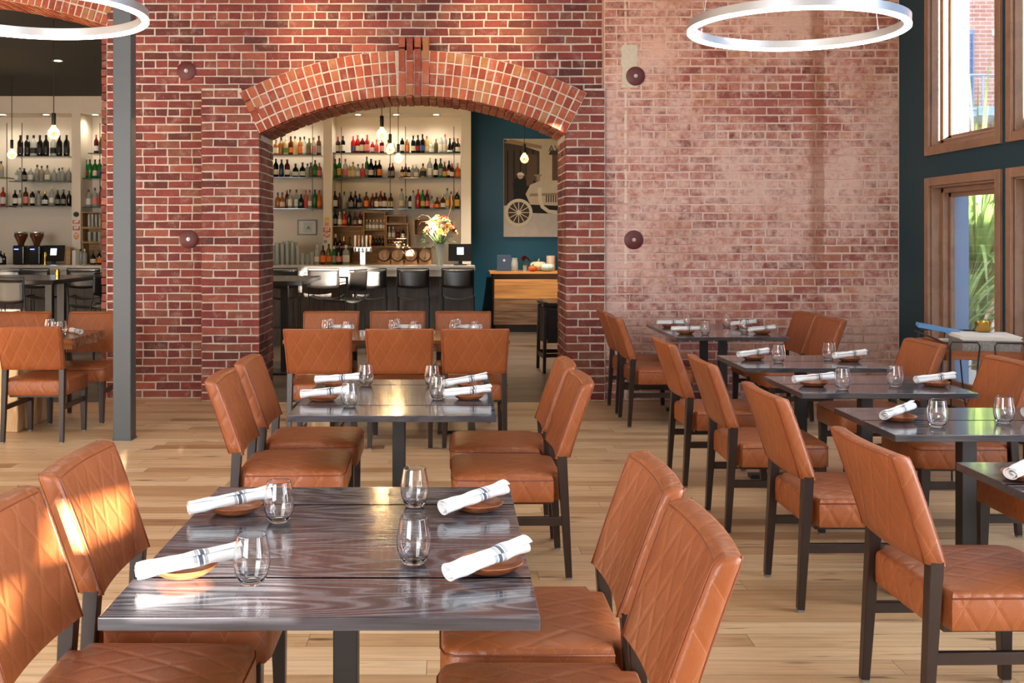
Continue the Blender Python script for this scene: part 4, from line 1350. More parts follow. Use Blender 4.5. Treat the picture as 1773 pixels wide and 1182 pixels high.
# bottles standing on the work top
YWT = 16.55
def zat(py, y): return EYE + (VY - py) * y / FPX
row(ZBB, 'standing on the back counter', [(548, 34, 9, T, 'clear', 'white', 'white'), (559.5, 33, 9, L, 'brown', 'orange', 'black'), (569.5, 36, 8.5, T, 'olive', 'orange', 'black'), (578, 32, 9, L, 'green', 'grey', 'white'), (587, 35, 9, T, 'dark', 'pink', 'black'), (599, 34, 12, L, 'clear', 'white', 'white')], y=YWT)
row(ZBB, 'on the counter by the jamb', [(139, 27, 9, T, 'clear', None, 'black'), (147, 27, 8, T, 'clear', 'grey', 'white'), (161, 24, 10, S, 'dark', 'cream', 'black'), (173, 25, 9, L, 'dark', 'orange', 'black')], y=YWT)
row(ZBB, 'at the left frame edge counter', [(2, 24, 8, L, 'dark', 'white', 'black'), (8, 20, 7, L, 'black', None, 'black')], y=YWT)
row(ZBB + .001, 'behind the counter bottles', [(580.5, 52, 9, T, 'dark', 'yellow', 'white'), (588, 50, 9, T, 'dark', None, 'black'), (595.5, 47, 8, L, 'brown', None, 'gold'), (605, 47, 9, L, 'olive', None, 'black')], y=16.95)

# tall glasses on the work top
def make_highball():
    bm = new(); lathe(bm, [(0, 0), (.034, 0), (.040, .15), (.038, .15), (.032, .006), (0, .006)], 16)
    return tag(put('highball_glass', bm, BG['clear'], smooth=50, uv=False), 'x', 'glass')
hb = make_highball(); hb_used = []
def highball(px, y, h, w, label, group, z=ZBB):
    if hb_used: o = hb.copy(); COL.objects.link(o)
    else: o = hb; hb_used.append(1)
    o.location = ((px - VX) * y / FPX, y, z); o.scale = (w * y / FPX / .08, w * y / FPX / .08, h * y / FPX / .15)
    o['label'] = label; o['group'] = group
for i, (px, h, w) in enumerate(((480, 38, 8), (489, 36, 8), (497.5, 38, 8), (506.5, 38, 8), (515.5, 33, 8), (524, 20, 8), (532, 18, 8), (540, 22, 8))):
    highball(px, 16.55, h, w, '%s clear glass from the brick pilaster on the back counter' % ORD[i], 'bar glasses on the back counter')
for i, (px, h) in enumerate(((474.5, 30), (484.5, 34), (493, 37), (502, 38), (511, 36))):
    highball(px, 16.72, h + 3, 8, '%s clear glass in the rear row by the pilaster' % ORD[i], 'bar glasses in the rear row')

# crates and small jars
def crate(x0, x1, z0, z1, y0, y1, label, shelves=()):
    t = thing('wooden_crate', label, 'crate', ((x0 + x1) / 2, (y0 + y1) / 2, z0), 0, 'open wooden crates on the back bar')
    w, h, d, th = x1 - x0, z1 - z0, y1 - y0, .014
    for nm, c, s in (('side', (-w / 2 + th / 2, 0, h / 2), (th, d, h)), ('side', (w / 2 - th / 2, 0, h / 2), (th, d, h)), ('top_board', (0, 0, h - th / 2), (w - 2 * th, d, th)),
                     ('bottom_board', (0, 0, th / 2), (w - 2 * th, d, th)), ('back_board', (0, d / 2 - .005, h / 2), (w - 2 * th, .01, h - 2 * th))):
        bm = new(); box(bm, c, s); put(nm, bm, M['crate'], t)
    for z in shelves:
        bm = new(); box(bm, (0, 0, z - z0), (w - 2 * th, d - .02, th)); put('shelf_board', bm, M['crate'], t)
    return t
YCR = 16.92
X_ = lambda px, y=YCR: (px - VX) * y / FPX
ZZ = lambda py, y=YCR: EYE + (VY - py) * y / FPX
crate(X_(576), X_(629), ZZ(427), ZZ(391), YCR - .1, YCR + .2, 'open crate holding six bottles on its top beside the sticker column')
crate(X_(630), X_(667.5), ZZ(427), ZZ(367), YCR - .1, YCR + .2, 'tall open crate with a row of white labelled jars', [ZZ(398)])
crate(X_(668.5), X_(707), ZZ(427), ZZ(387.5), YCR - .1, YCR + .2, 'low open crate right of the tall crate', [ZZ(413)])
crate(X_(668.5), X_(703), ZZ(387), ZZ(373), YCR - .1, YCR + .2, 'shallow crate stacked on the low open crate')
crate(X_(717), X_(745), ZZ(407), ZZ(379), YCR - .1, YCR + .2, 'open crate behind the flower bouquet')
crate(X_(576), X_(748), ZBB, ZZ(427.5), YCR - .12, YCR + .22, 'long low shelf box housing the four small barrels')
crate(X_(145), X_(178), ZZ(419), ZZ(394.5), YCR - .1, YCR + .2, 'lower glassware crate beside the brick jamb')
crate(X_(145), X_(178), ZZ(394), ZZ(367.5), YCR - .1, YCR + .2, 'upper glassware crate beside the brick jamb')
crate(X_(146), X_(178), ZBB, ZZ(419.5), YCR - .1, YCR + .2, 'bottom crate under the glassware crates')
for i, px in enumerate((154, 160, 166.5, 173)):
    highball(px, YCR - .02, 21, 5, '%s steel grey tumbler in the upper glassware crate' % ORD[i], 'tumblers in the upper crate', z=ZZ(394) + .0145)
for i, px in enumerate((155, 164, 172)):
    highball(px, YCR - .02, 16, 6.5, '%s tumbler in the lower glassware crate' % ORD[i], 'tumblers in the lower crate', z=ZZ(419) + .0145)
row(ZZ(391) + .001, 'on the crate by the stickers', [(580, 26, 8, L, 'dark', 'grey', 'black'), (588.5, 24, 7.5, L, 'clear', 'white', 'white'), (596.5, 25, 7.5, T, 'red', 'orange', 'gold'), (605, 25, 7.5, L, 'dark', None, 'black'), (614.5, 24, 7.5, S, 'brown', 'grey', 'black'), (623.5, 25, 7, T, 'maroon', 'white', 'red')], y=YCR)
row(ZZ(398) + .0075, 'in the tall crate upper tier', [(635 + 6 * i, 17, 5.4, F, 'clear', 'white', 'white') for i in range(6)], y=YCR)
row(ZZ(427) + .0145, 'in the tall crate lower tier', [(635 + 5.6 * i, 17, 4.6, T, 'dark', None, 'black') for i in range(6)], y=YCR)
row(ZZ(413) + .0075, 'in the low crate upper tier', [(674, 20, 6, F, 'clear', 'white', 'white'), (681, 20, 6, F, 'clear', 'white', 'white'), (689, 14, 6, L, 'maroon', None, 'red'), (698, 17, 6.5, F, 'dark', 'white', 'black')], y=YCR)
row(ZZ(427) + .0145, 'in the low crate lower tier', [(674 + 6.2 * i, 9, 5, S, 'brown', 'grey', 'gold') for i in range(5)], y=YCR)

# little barrels on wooden cradles
for i, (px, wh) in enumerate(((665.5, 'leftmost'), (688.5, 'second from left'), (712, 'third from left'), (736, 'rightmost, behind the vase'))):
    y = 16.45
    x, z = (px - VX) * y / FPX, ZBB
    t = thing('barrel', 'small oak barrel on a cradle, %s' % wh, 'barrel', (x, y, z + .155), 0, 'small oak barrels on the back counter')
    bm = new(); lathe(bm, [(.082, -.13), (.090, -.128), (.094, -.10), (.102, 0), (.094, .10), (.090, .128), (.082, .13)], 24, axis='Y')
    put('staves', bm, M['barrel_wood'], t, smooth=50)
    for q in (-.118, -.06, .06, .118):
        bm = new(); r = .094 + .008 * (1 - abs(q) / .13); lathe(bm, [(r, q - .009), (r + .003, q - .008), (r + .003, q + .008), (r, q + .009)], 24, axis='Y'); put('hoop', bm, M['black_metal'], t, smooth=40, uv=False)
    bm = new(); lathe(bm, [(0, -.122), (.082, -.122), (.084, -.128)], 24, axis='Y'); put('head', bm, M['barrel_head'], t)
    bm = new(); lathe(bm, [(0, -.150), (.008, -.150), (.010, -.122)], 10, c=(0, 0, -.045), axis='Y'); put('spigot', bm, M['dark_wood'], t)
    c = thing('barrel_cradle', 'wooden cradle under the small barrel, %s' % wh, 'stand', (x, y, z), 0, 'cradles of the small barrels')
    for q in (-.085, .085):
        pts = [(-.098, .0), (.098, .0), (.094, .085)] + [(.104 * math.sin(a), .155 - .104 * math.cos(a)) for a in (R(48), R(32), R(16), 0, R(-16), R(-32), R(-48))] + [(-.094, .085)]
        bm = new(); prism(bm, pts, lambda u, v: Vector((u, q - .012, v)), lambda u, v: Vector((u, q + .012, v))); put('cradle_end', bm, M['oak'], c)
    bm = new(); box(bm, (0, 0, .012), (.10, .16, .022)); put('cradle_rail', bm, M['oak'], c)

# beer tap tower
y = 15.05; x = (628.5 - VX) * y / FPX
t = thing('beer_tap_tower', 'chrome T shaped beer tap tower with several handles', 'beer tap', (x, y, 1.135))
bm = new(); box(bm, (0, 0, .10), (.088, .08, .20)); put('column', bm, M['chrome'], t, bevel=.01)
bm = new(); box(bm, (0, 0, .235), (.27, .09, .085)); put('crossbar', bm, M['chrome'], t, bevel=.014, seg=3)
for i in range(5):
    q = -.11 + .055 * i
    bm = new(); tube(bm, [(q, -.05, .25), (q, -.085, .245), (q, -.10, .19)], .011, 8); put('faucet', bm, M['chrome'], t, smooth=60, uv=False)
    bm = new(); lathe(bm, [(0, .0), (.010, 0), (.014, .04), (.018, .15), (.012, .17), (0, .172)], 10, c=(q, -.07, .268)); put('tap_handle', bm, (M['paper'], M['oak'], M['chrome'])[i % 3], t, smooth=60, uv=False)
bm = new(); lathe(bm, [(0, 0), (.085, 0), (.085, .012), (0, .014)], 20); put('base_flange', bm, M['chrome'], t, uv=False)

# point of sale screens
def pos(px, y, w, h, label, z0=1.135):
    t = thing('order_terminal', label, 'screen', ((px - VX) * y / FPX, y, z0), R(rnd.uniform(-4, 4)), 'order terminals on the bar')
    bm = new(); lathe(bm, [(0, 0), (.10, 0), (.10, .012), (.03, .022), (.025, .06), (0, .06)], 24); put('stand', bm, M['black_plastic'], t, smooth=50, uv=False)
    rot = Matrix.Rotation(R(-14), 3, 'X')
    bm = new(); box(bm, (0, .0, .055 + h / 2), (w, .026, h), rot); b = put('screen_housing', bm, M['black_plastic'], t, bevel=.006)
    bm = new(); box(bm, rot @ Vector((.0, -.0145, .02)) + Vector((0, 0, .055 + h / 2)), (w * .28, .002, h * .42), rot); put('lit_screen', bm, M['screen'], b)
M['screen'] = emit('screen_glow', (.55, .68, 1.0), 2.2)
pos(797, 15.06, .35, .26, 'black order screen on the bar end beside the flower vase')
pos(93, 16.5, .34, .26, 'black order screen behind the bar seen left of the column', ZBB)
M['led'] = emit('blue_led', (.15, .2, 1.0), 4)
for px, w in ((36.5, 'left'), (64, 'right')):
    y = 16.5
    t = thing('coffee_grinder', 'black coffee grinder with glass hopper, %s of the pair' % w, 'grinder', ((px - VX) * y / FPX, y, ZBB), 0, 'coffee grinders on the back counter')
    bm = new(); box(bm, (0, 0, .155), (.185, .22, .31)); b = put('body', bm, M['black_plastic'], t, bevel=.02, seg=3)
    bm = new(); box(bm, (-.03, -.1115, .25), (.07, .003, .012)); put('display', bm, M['led'], b)
    bm = new(); lathe(bm, [(.045, .311), (.05, .34), (.105, .46), (.105, .50), (.10, .505), (0, .51)], 20); put('hopper', bm, BG['brown'], t, smooth=50, uv=False)
    bm = new(); lathe(bm, [(0, .511), (.108, .511), (.108, .528), (0, .53)], 20); put('hopper_lid', bm, M['chrome'], t, uv=False)
for px, h, w, mat, nm, lab in ((78, 23, 6, 'brass', 'pepper_mill', 'brass pepper mill before the order screen'), (121, 30, 8, 'crate', 'menu_block', 'pale wooden menu block beside the grinder screen'), (131, 25, 6, 'paper', 'paper_stack', 'upright stack of white menus on the back counter')):
    y = 16.42
    bm = new()
    hh, ww = h * y / FPX, w * y / FPX
    if nm == 'pepper_mill': lathe(bm, [(0, 0), (ww / 2, 0), (ww / 2.6, hh * .5), (ww / 2, hh * .7), (ww / 3, hh * .85), (ww / 2.6, hh * .95), (0, hh)], 16)
    else: box(bm, (0, 0, hh / 2), (ww, .16, hh))
    tag(put(nm, bm, M[mat], smooth=40 if nm == 'pepper_mill' else None, uv=False, loc=((px - VX) * y / FPX, y, ZBB)), lab, nm.split('_')[-1])
# framed picture on the back panel
y = YB2 - .012; p = at(532, 393.5, y)
t = thing('framed_picture', 'small black framed picture above the row of bar glasses', 'picture', p)
w, h = 32 * y / FPX, 25 * y / FPX
bm = new()
for c, s in (((-w / 2, 0, 0), (.02, .022, h + .02)), ((w / 2, 0, 0), (.02, .022, h + .02)), ((0, 0, h / 2), (w, .022, .02)), ((0, 0, -h / 2), (w, .022, .02))): box(bm, c, s)
put('frame', bm, M['black_plastic'], t)
bm = new(); box(bm, (0, .004, 0), (w - .02, .008, h - .02)); put('mat_board', bm, M['paper'], t)
bm = new(); box(bm, (.01, -.001, 0), (.15, .003, .17)); put('print', bm, plain('pale_print', rgb(190, 206, 206), .7), t)
bm = new(); prism(bm, [(-.03, -.05), (-.02, 0), (0, .025), (.02, .0), (.045, -.05), (.02, -.03), (0, -.01), (-.015, -.03)], lambda u, v: Vector((u + .02, -.0026, v)), lambda u, v: Vector((u + .02, -.0045, v))); put('printed_figure', bm, plain('print_ink', rgb(70, 90, 90), .7), t)
# stickers on the columns
for px, py, w, h, mat, shape, lab in ((566, 379.5, 8, 7, 'yellow', 'r', 'small yellow square sticker on the white column'), (566, 388, 7, 6, 'pink', 'r', 'pink sticker under the yellow one on the column'), (566, 398, 12, 8, 'red', 'r', 'red and white sticker on the white column'),
      (566, 407, 11, 8, 'red', 'd', 'round red sticker low on the white column'), (563.5, 418, 6, 6, 'grey', 'd', 'small grey star sticker at the column foot'),
      (132, 371, 10, 9, 'black', 'd', 'round black sticker on the left white column'), (132, 384, 12, 6, 'red', 'r', 'upper red sticker on the left white column'), (132, 395, 12, 7, 'red', 'r', 'lower red sticker on the left white column'), (132, 408.5, 9, 12, 'orange', 'd', 'round ring sticker on the left white column')):
    y = YC - .002; p = at(px, py, y); ww, hh = w * y / FPX / 2, h * y / FPX / 2
    t = thing('sticker', lab, 'sticker', p, 0, 'stickers on the bar columns')
    poly = [(-ww, -hh), (ww, -hh), (ww, hh), (-ww, hh)] if shape == 'r' else [(ww * math.cos(a * math.pi / 10), hh * math.sin(a * math.pi / 10)) for a in range(20)]
    bm = new(); prism(bm, poly, lambda u, v: Vector((u, -.001, v)), lambda u, v: Vector((u, .001, v))); b = put('backing', bm, LB[mat], t, uv=False)
    if mat in ('red', 'orange'):
        bm = new()
        for q in (-.45, .1, .5): prism(bm, [(-ww * .7, hh * q - .008), (ww * .7, hh * q + .004), (ww * .7, hh * q + .016), (-ww * .7, hh * q + .004)], lambda u, v: Vector((u, -.0025, v)), lambda u, v: Vector((u, -.001, v)))
        put('printed_band', bm, LB['white'], b, uv=False)

# recessed downlights in the soffit, and fill lamps added in the bar ceiling
M['lamp_disc'] = emit('lamp_disc', (1.0, .86, .66), 14)
def downlight(px, y, z, power, label, size=78, color=(1, .86, .68)):
    x = (px - VX) * y / FPX
    t = thing('recessed_downlight', label, 'downlight', (x, y, z), 0, 'recessed downlights over the bar')
    bm = new(); lathe(bm, [(.05, .0), (.065, -.004), (.065, -.008), (.048, -.008)], 20); put('trim_ring', bm, M['white_paint'], t, uv=False)
    bm = new(); lathe(bm, [(0, -.006), (.05, -.006)], 20); put('lamp_disc', bm, M['lamp_disc'], t, uv=False)
    l = light('downlight_beam', 'SPOT', (0, 0, -.03), (0, 0, 0), power, color, spot_size=R(size * 2), spot_blend=.8, shadow_soft_size=.05)
    l.parent = t
zsf = SOF0 + .0
for px, p, lab in ((5, 55, 'at the left frame edge'), (80, 40, 'over the long dark bottles'), (165, 50, 'over the green bottles'), (250, 20, 'hidden behind the steel column'), (440, 40, 'behind the brick pilaster'), (520, 70, 'over the left arch bay'), (620, 70, 'over the red bottles'), (686, 80, 'glowing in the middle bay'), (755, 70, 'at the right end of the shelves')):
    downlight(px, 16.93, zsf, p * .26, 'small recessed downlight in the white soffit, ' + lab)
for px, y, p, lab in ((560, 12.6, 190, 'before the bar stools'), (760, 13.6, 190, 'before the bar end'), (900, 15.2, 560, 'before the large car print'), (100, 13.4, 110, 'over the left high table'), (-150, 13.0, 70, 'beyond the left frame edge')):  # ceiling lamps added to brighten the bar room
    downlight(px, y, 3.858, p, 'fill downlight added in the black ceiling ' + lab, 50, (1, .86, .68))

# globe bulb pendants
M['filament'] = emit('filament', (1.0, .72, .38), 160)
def mat_bulb():
    k = NT('amber_bulb_glass')
    tr = k.add('ShaderNodeBsdfTransparent'); tr.inputs[0].default_value = (1.0, .90, .70, 1)
    k.set(base=rgb(255, 214, 150), rough=.03, spec=.6)
    lw = k.add('ShaderNodeLayerWeight'); lw.inputs[0].default_value = .45
    mx = k.add('ShaderNodeMixShader')
    k.link(k.math('MULTIPLY', lw.outputs['Facing'], .55), mx.inputs[0]); k.link(tr.outputs[0], mx.inputs[1]); k.link(k.b.outputs[0], mx.inputs[2])
    k.link(mx.outputs[0], k.out.inputs[0])
    return k.m
M['bulb'] = mat_bulb()
def bulb(px, py, y, label):
    p = at(px, py, y)
    t = thing('globe_bulb_pendant', label, 'pendant lamp', p, 0, 'bare globe bulb pendants over the bar')
    bm = new(); lathe(bm, [(0, -.062), (.03, -.054), (.05, -.036), (.06, -.008), (.058, .016), (.046, .042), (.028, .062), (.018, .078), (.016, .095)], 24); put('globe', bm, M['bulb'], t, smooth=180, uv=False)
    bm = new(); tube(bm, [(-.012, 0, .07), (-.016, 0, .02), (0, 0, .035), (.016, 0, .02), (.012, 0, .07)], .004, 6); put('filament', bm, M['filament'], t, uv=False)
    bm = new(); lathe(bm, [(0, .088), (.021, .088), (.022, .10), (.022, .21), (.018, .218), (0, .22)], 16); put('socket', bm, M['black_metal'], t, smooth=40, uv=False)
    bm = new(); tube(bm, [(0, 0, .215), (0, 0, 3.859 - p.z)], .005, 6); put('cord', bm, M['black_metal'], t, uv=False)
    l = light('bulb_glow', 'POINT', (0, 0, .03), (0, 0, 0), 16, (1, .72, .42), shadow_soft_size=.02); l.parent = t
bulb(661, 233, 11.8, 'nearest glowing globe bulb in the arch, highest of three')
bulb(675.5, 259, 14.2, 'middle glowing globe bulb of the three in the arch')
bulb(689.5, 275, 15.0, 'lowest and farthest globe bulb of the three in the arch')
bulb(93, 231, 10.9, 'large globe bulb hanging left of the steel column')
bulb(20.5, 268, 14.8, 'small globe bulb near the left frame edge')
bulb(908, 275, 15.0, 'globe bulb hanging before the large car print')

# bar stools: sling of black leather in a thin metal frame (sitter looks to +Y)
def make_stool():
    t = thing('bar_stool', 'x', 'bar stool')
    w = .215
    for s in (1, -1):
        bm = new()
        tube(bm, [(s * w, .20, 0), (s * w, .18, .40), (s * w, .17, .735), (s * w, -.17, .725), (s * w, -.20, .80), (s * w, -.225, 1.118)], .009, 8)
        put('side_frame', bm, M['iron'], t, smooth=60, uv=False)
        bm = new(); tube(bm, [(s * w, -.17, .725), (s * w, -.19, .35), (s * w, -.215, 0)], .009, 8); put('rear_leg', bm, M['iron'], t, smooth=60, uv=False)
    for nm, a, b, z in (('top_rail', -.225, -.225, 1.118), ('foot_rail', .19, .19, .28), ('rear_rail', -.195, -.195, .30)):
        bm = new(); tube(bm, [(-w, a, z), (w, b, z)], .009, 8); put(nm, bm, M['iron'], t, smooth=60, uv=False)
    def sheet(name, fn):
        bm = new(); n, m = 8, 6
        g = [[bm.verts.new(fn(-1 + 2 * i / n, j / m)) for i in range(n + 1)] for j in range(m + 1)]
        for j in range(m):
            for i in range(n): bm.faces.new((g[j][i], g[j][i + 1], g[j + 1][i + 1], g[j + 1][i]))
        o = put(name, bm, M['black_leather'], t, smooth=180)
        md = o.modifiers.new('thickness', 'SOLIDIFY'); md.thickness = .006
    sheet('back_sling', lambda u, v: Vector((u * (w + .004), -.212 - .02 * v - .035 * (1 - u * u) * (1 - .5 * v), .862 + .235 * v - .02 * (1 - u * u) * (1 - v))))
    sheet('seat_sling', lambda u, v: Vector((u * (w + .004), -.165 + .33 * v, .732 - .045 * (1 - u * u))))
    return t
st0 = make_stool(); st_used = []
def stool(px, y, rz, label):
    x = (px - VX) * (y - .225) / FPX
    if st_used: dup(st0, (x, y, 0), R(rz), label, 'black sling stools at the bar')
    else:
        st_used.append(1); st0.location = (x, y, 0); st0.rotation_euler = (0, 0, R(rz)); st0['label'] = label; st0['group'] = 'black sling stools at the bar'
stool(486, 14.25, 3, 'black sling bar stool half hidden by the brick pilaster')
stool(562, 14.25, -4, 'black sling bar stool with a bright sun patch, left of two lit')
stool(640, 14.25, 2, 'black sling bar stool with palm shaped sun shadows on its back')
stool(715, 14.25, 0, 'black sling bar stool third from the bar end, unlit')
stool(794, 14.25, -3, 'black sling bar stool at the bar end below the order screen')
stool(592, 13.45, 62, 'black stool turned sideways before the sunlit bar stools')
for px, y, rz, lab in ((6, 14.25, 5, 'black bar stool at the left frame edge'), (62, 14.25, -6, 'black bar stool seen over the left high table'), (142, 14.25, 4, 'black bar stool beside the brick jamb'), (150, 12.4, 65, 'black stool at the left high table beside the jamb'), (24, 11.0, -20, 'black stool before the left high table')):
    stool(px, y, rz, lab)
def high_table(x0, x1, y0, y1, posts, label):
    t = thing('high_table', label, 'table', ((x0 + x1) / 2, (y0 + y1) / 2, 0), 0, 'dark high tables in the bar')
    bm = new(); box(bm, (0, 0, 1.045), (x1 - x0, y1 - y0, .05)); put('tabletop', bm, M['table_dark'], t, bevel=.004)
    for px, y in posts:
        x = (px - VX) * y / FPX - (x0 + x1) / 2; yy = y - (y0 + y1) / 2
        bm = new(); box(bm, (x, yy, .52), (.08, .08, 1.0)); put('post', bm, M['black_metal'], t)
        bm = new(); box(bm, (x, yy, .012), (.42, .42, .022)); put('base_plate', bm, M['black_metal'], t, bevel=.006)
M['table_dark'] = plain('dark_tabletop', rgb(40, 34, 32), .22)
high_table(-3.0, -1.62, 11.1, 12.7, ((493, 11.7),), 'dark high table seen through the arch beside the pilaster')
high_table(-6.6, -4.42, 11.35, 13.0, ((86, 12.6), (107, 11.9)), 'long dark high table seen left of the steel column')
bm = new(); lathe(bm, [(0, 0), (.028, 0), (.024, .04), (.03, .075), (.018, .10), (.022, .115), (0, .12)], 16)
tag(put('candle_holder', bm, M['brass'], smooth=60, uv=False, loc=((100 - VX) * 11.6 / FPX, 11.6, 1.0705)), 'small brass holder on the left high table', 'holder')

# sideboard with autumn decorations
y0 = 16.62
sx = lambda px: (px - VX) * y0 / FPX
t = thing('sideboard', 'honey oak sideboard with darker lower boards against the teal wall', 'sideboard', (1.35, 16.95, 0))
bm = new(); pbox(bm, sx(848), 2.2, y0 - .04, 17.5, .948, .985); rel(put('top', bm, M['oak'], t, bevel=.004), t)
bm = new(); pbox(bm, sx(855), 2.18, y0 + .02, 17.48, .12, .947); rel(put('carcass', bm, M['barn_oak'], t), t)
bm = new(); pbox(bm, sx(856), 2.17, y0, y0 + .02, .545, .86); rel(put('upper_drawer', bm, M['oak'], t, bevel=.003), t)
for a, b in ((.335, .54), (.125, .33)):
    bm = new(); pbox(bm, sx(856), 2.17, y0, y0 + .02, a, b); rel(put('lower_drawer', bm, M['barn_oak'], t, bevel=.003), t)
bm = new(); pbox(bm, sx(858), 2.15, y0 + .06, 17.45, 0, .12); rel(put('plinth', bm, M['dark_wood'], t), t)
def sb(px, py=None): return Vector(((px - VX) * 16.8 / FPX, 16.8, .9855))
t = thing('sign_board', 'small slate blue sign with a pale star figure on the sideboard', 'sign', sb(873))
bm = new(); box(bm, (0, .03, .135), (.23, .02, .27)); put('board', bm, plain('slate_blue', rgb(52, 72, 96), .6), t)
bm = new(); prism(bm, [(.028 * (1 if k % 2 == 0 else .42) * math.sin(k * math.pi / 5), .028 * (1 if k % 2 == 0 else .42) * math.cos(k * math.pi / 5)) for k in range(10)], lambda u, v: Vector((u, .0195, v + .18)), lambda u, v: Vector((u, .0175, v + .18))); put('star_figure', bm, M['paper'], t, uv=False)
t = thing('glass_jar', 'clear jar of shells left of the red flowers', 'jar', sb(891))
bm = new(); lathe(bm, [(0, .002), (.05, .002), (.058, .02), (.058, .15), (.048, .18), (.048, .215), (.052, .22)], 18); put('jar_body', bm, BG['clear'], t, smooth=60, uv=False)
bm = new()
for i in range(40):
    a, r_, z = rnd.uniform(0, 6.28), rnd.uniform(0, .042), rnd.uniform(.015, .15)
    bmesh.ops.create_icosphere(bm, subdivisions=1, radius=rnd.uniform(.012, .018), matrix=Matrix.Translation((r_ * math.cos(a), r_ * math.sin(a), z)))
o = put('shell_fill', bm, plain('shells', rgb(206, 190, 166), .6, noise=.3, nscale=40), t, smooth=180, uv=False); o['kind'] = 'stuff'
M['leaf'] = plain('leaf_green', rgb(84, 118, 58), .5, noise=.35, nscale=18)
M['petal_w'] = plain('cream_petal', rgb(240, 228, 190), .6)
M['petal_y'] = plain('golden_petal', rgb(232, 168, 44), .6)
M['petal_r'] = plain('red_petal', rgb(186, 52, 46), .6)
M['petal_p'] = plain('pink_petal', rgb(224, 150, 146), .6)
M['petal_m'] = plain('maroon_petal', rgb(86, 34, 40), .6)
M['eye'] = plain('flower_eye', rgb(104, 60, 26), .8)
M['twig'] = plain('pale_twig', rgb(206, 176, 118), .7)
def blossom(bm, c, d, r, n=12, cup=.25, rows=1):
    """petals around centre c facing direction d."""
    d = Vector(d).normalized(); q = d.to_track_quat('Z', 'Y').to_matrix()
    for k in range(rows):
        for i in range(n):
            a = 2 * math.pi * (i + .5 * k) / n + rnd.uniform(-.1, .1)
            rr = r * (1 - .28 * k) * rnd.uniform(.88, 1.08)
            wd = 2.6 * r / n
            pts = [(.15 * rr, wd * .35, 0), (.6 * rr, wd * .8, cup * r * .35), (rr, .0, cup * r * .8 + k * .2 * r)]
            u = Vector((math.cos(a), math.sin(a), 0)); v = Vector((-math.sin(a), math.cos(a), 0)); w = Vector((0, 0, 1))
            P = lambda x, s, h: bm.verts.new(Vector(c) + q @ (u * x + v * s + w * h))
            a0, a1 = P(*pts[0]), P(pts[0][0], -pts[0][1], 0)
            b0, b1 = P(*pts[1]), P(pts[1][0], -pts[1][1], pts[1][2])
            e = P(*pts[2])
            bm.faces.new((a0, a1, b1, b0)); bm.faces.new((b0, b1, e))
t = thing('dried_flowers', 'bunch of dark red flowers in a small glass on the sideboard', 'flowers', sb(909))
bm = new(); lathe(bm, [(0, .002), (.03, .002), (.035, .09), (.04, .10)], 14); put('small_vase', bm, BG['clear'], t, smooth=60, uv=False)
for i in range(9):
    a = 2.4 * i; c = Vector((.07 * math.sqrt(i / 9) * math.cos(a), .05 * math.sqrt(i / 9) * math.sin(a), .17 + .06 * (1 - i / 9)))
    bm = new(); blossom(bm, c, c - Vector((0, 0, .1)), .045, 9, .5, 3); put('dark_bloom', bm, M['petal_m'], t, uv=False)
bm = new()
for i in range(9):
    a = 2.4 * i; tube(bm, [(0, 0, .02), (.06 * math.sqrt(i / 9) * math.cos(a), .045 * math.sqrt(i / 9) * math.sin(a), .165 + .05 * (1 - i / 9))], .003, 5)
put('stems', bm, M['leaf'], t, uv=False)
def pumpkin(px, r, h, mat, label, stem, y=16.8, dx=0):
    t = thing('pumpkin', label, 'pumpkin', Vector(((px - VX) * y / FPX, y, .9855)), 0, 'pumpkins on the sideboard')
    bm = new(); n, m = 60, 16
    rings = []
    for j in range(m + 1):
        f = math.pi * j / m; ring = []
        for i in range(n):
            a = 2 * math.pi * i / n; rib = 1 - .09 * abs(math.cos(5 * a)) ** 6 if True else 1
            rr = r * math.sin(f) ** .8 * rib; z = h / 2 * (1 - math.cos(f)) - (.0 if 1 < j < m - 1 else 0) - .10 * h * max(0, math.cos(f) * -1) ** 8
            ring.append(bm.verts.new((rr * math.cos(a), rr * math.sin(a), z)))
        rings.append(ring)
    for a, b in zip(rings, rings[1:]):
        for i in range(n):
            bm.faces.new((a[i], a[(i + 1) % n], b[(i + 1) % n], b[i]))
    bmesh.ops.remove_doubles(bm, verts=bm.verts, dist=1e-5)
    put('rind', bm, mat, t, smooth=180, uv=False)
    bm = new(); tube(bm, [(0, 0, h * .84), (.003, 0, h * .98), (.014, .004, h * 1.18)], [.016, .011, .013], 8); put('stem', bm, stem, t, smooth=60, uv=False)
pumpkin(932, .145, .17, plain('cream_rind', rgb(222, 196, 150), .5, noise=.12, nscale=9), 'cream coloured pumpkin behind the small ones', M['twig'], 16.95)
pumpkin(922, .075, .10, plain('red_gourd_rind', rgb(188, 84, 46), .45, noise=.45, nscale=14), 'small red and green gourd in front of the cream pumpkin', M['leaf'], 16.72)
pumpkin(948, .115, .135, plain('pale_blue_rind', rgb(192, 212, 206), .5, noise=.1, nscale=9), 'pale blue green pumpkin at the right of the sideboard', M['twig'], 16.74)
p = sb(957); p.y = 17.1
t = thing('candle_jar', 'pale ceramic jar with a candle behind the pale blue pumpkin', 'jar', p)
bm = new(); lathe(bm, [(0, 0), (.07, 0), (.075, .01), (.075, .25), (.068, .25), (.068, .02), (0, .02)], 20); put('jar_body', bm, plain('blush_ceramic', rgb(226, 200, 180), .4), t, smooth=50, uv=False)
bm = new(); lathe(bm, [(0, .021), (.06, .021), (.06, .20), (0, .205)], 16); put('candle', bm, M['paper'], t, smooth=50, uv=False)

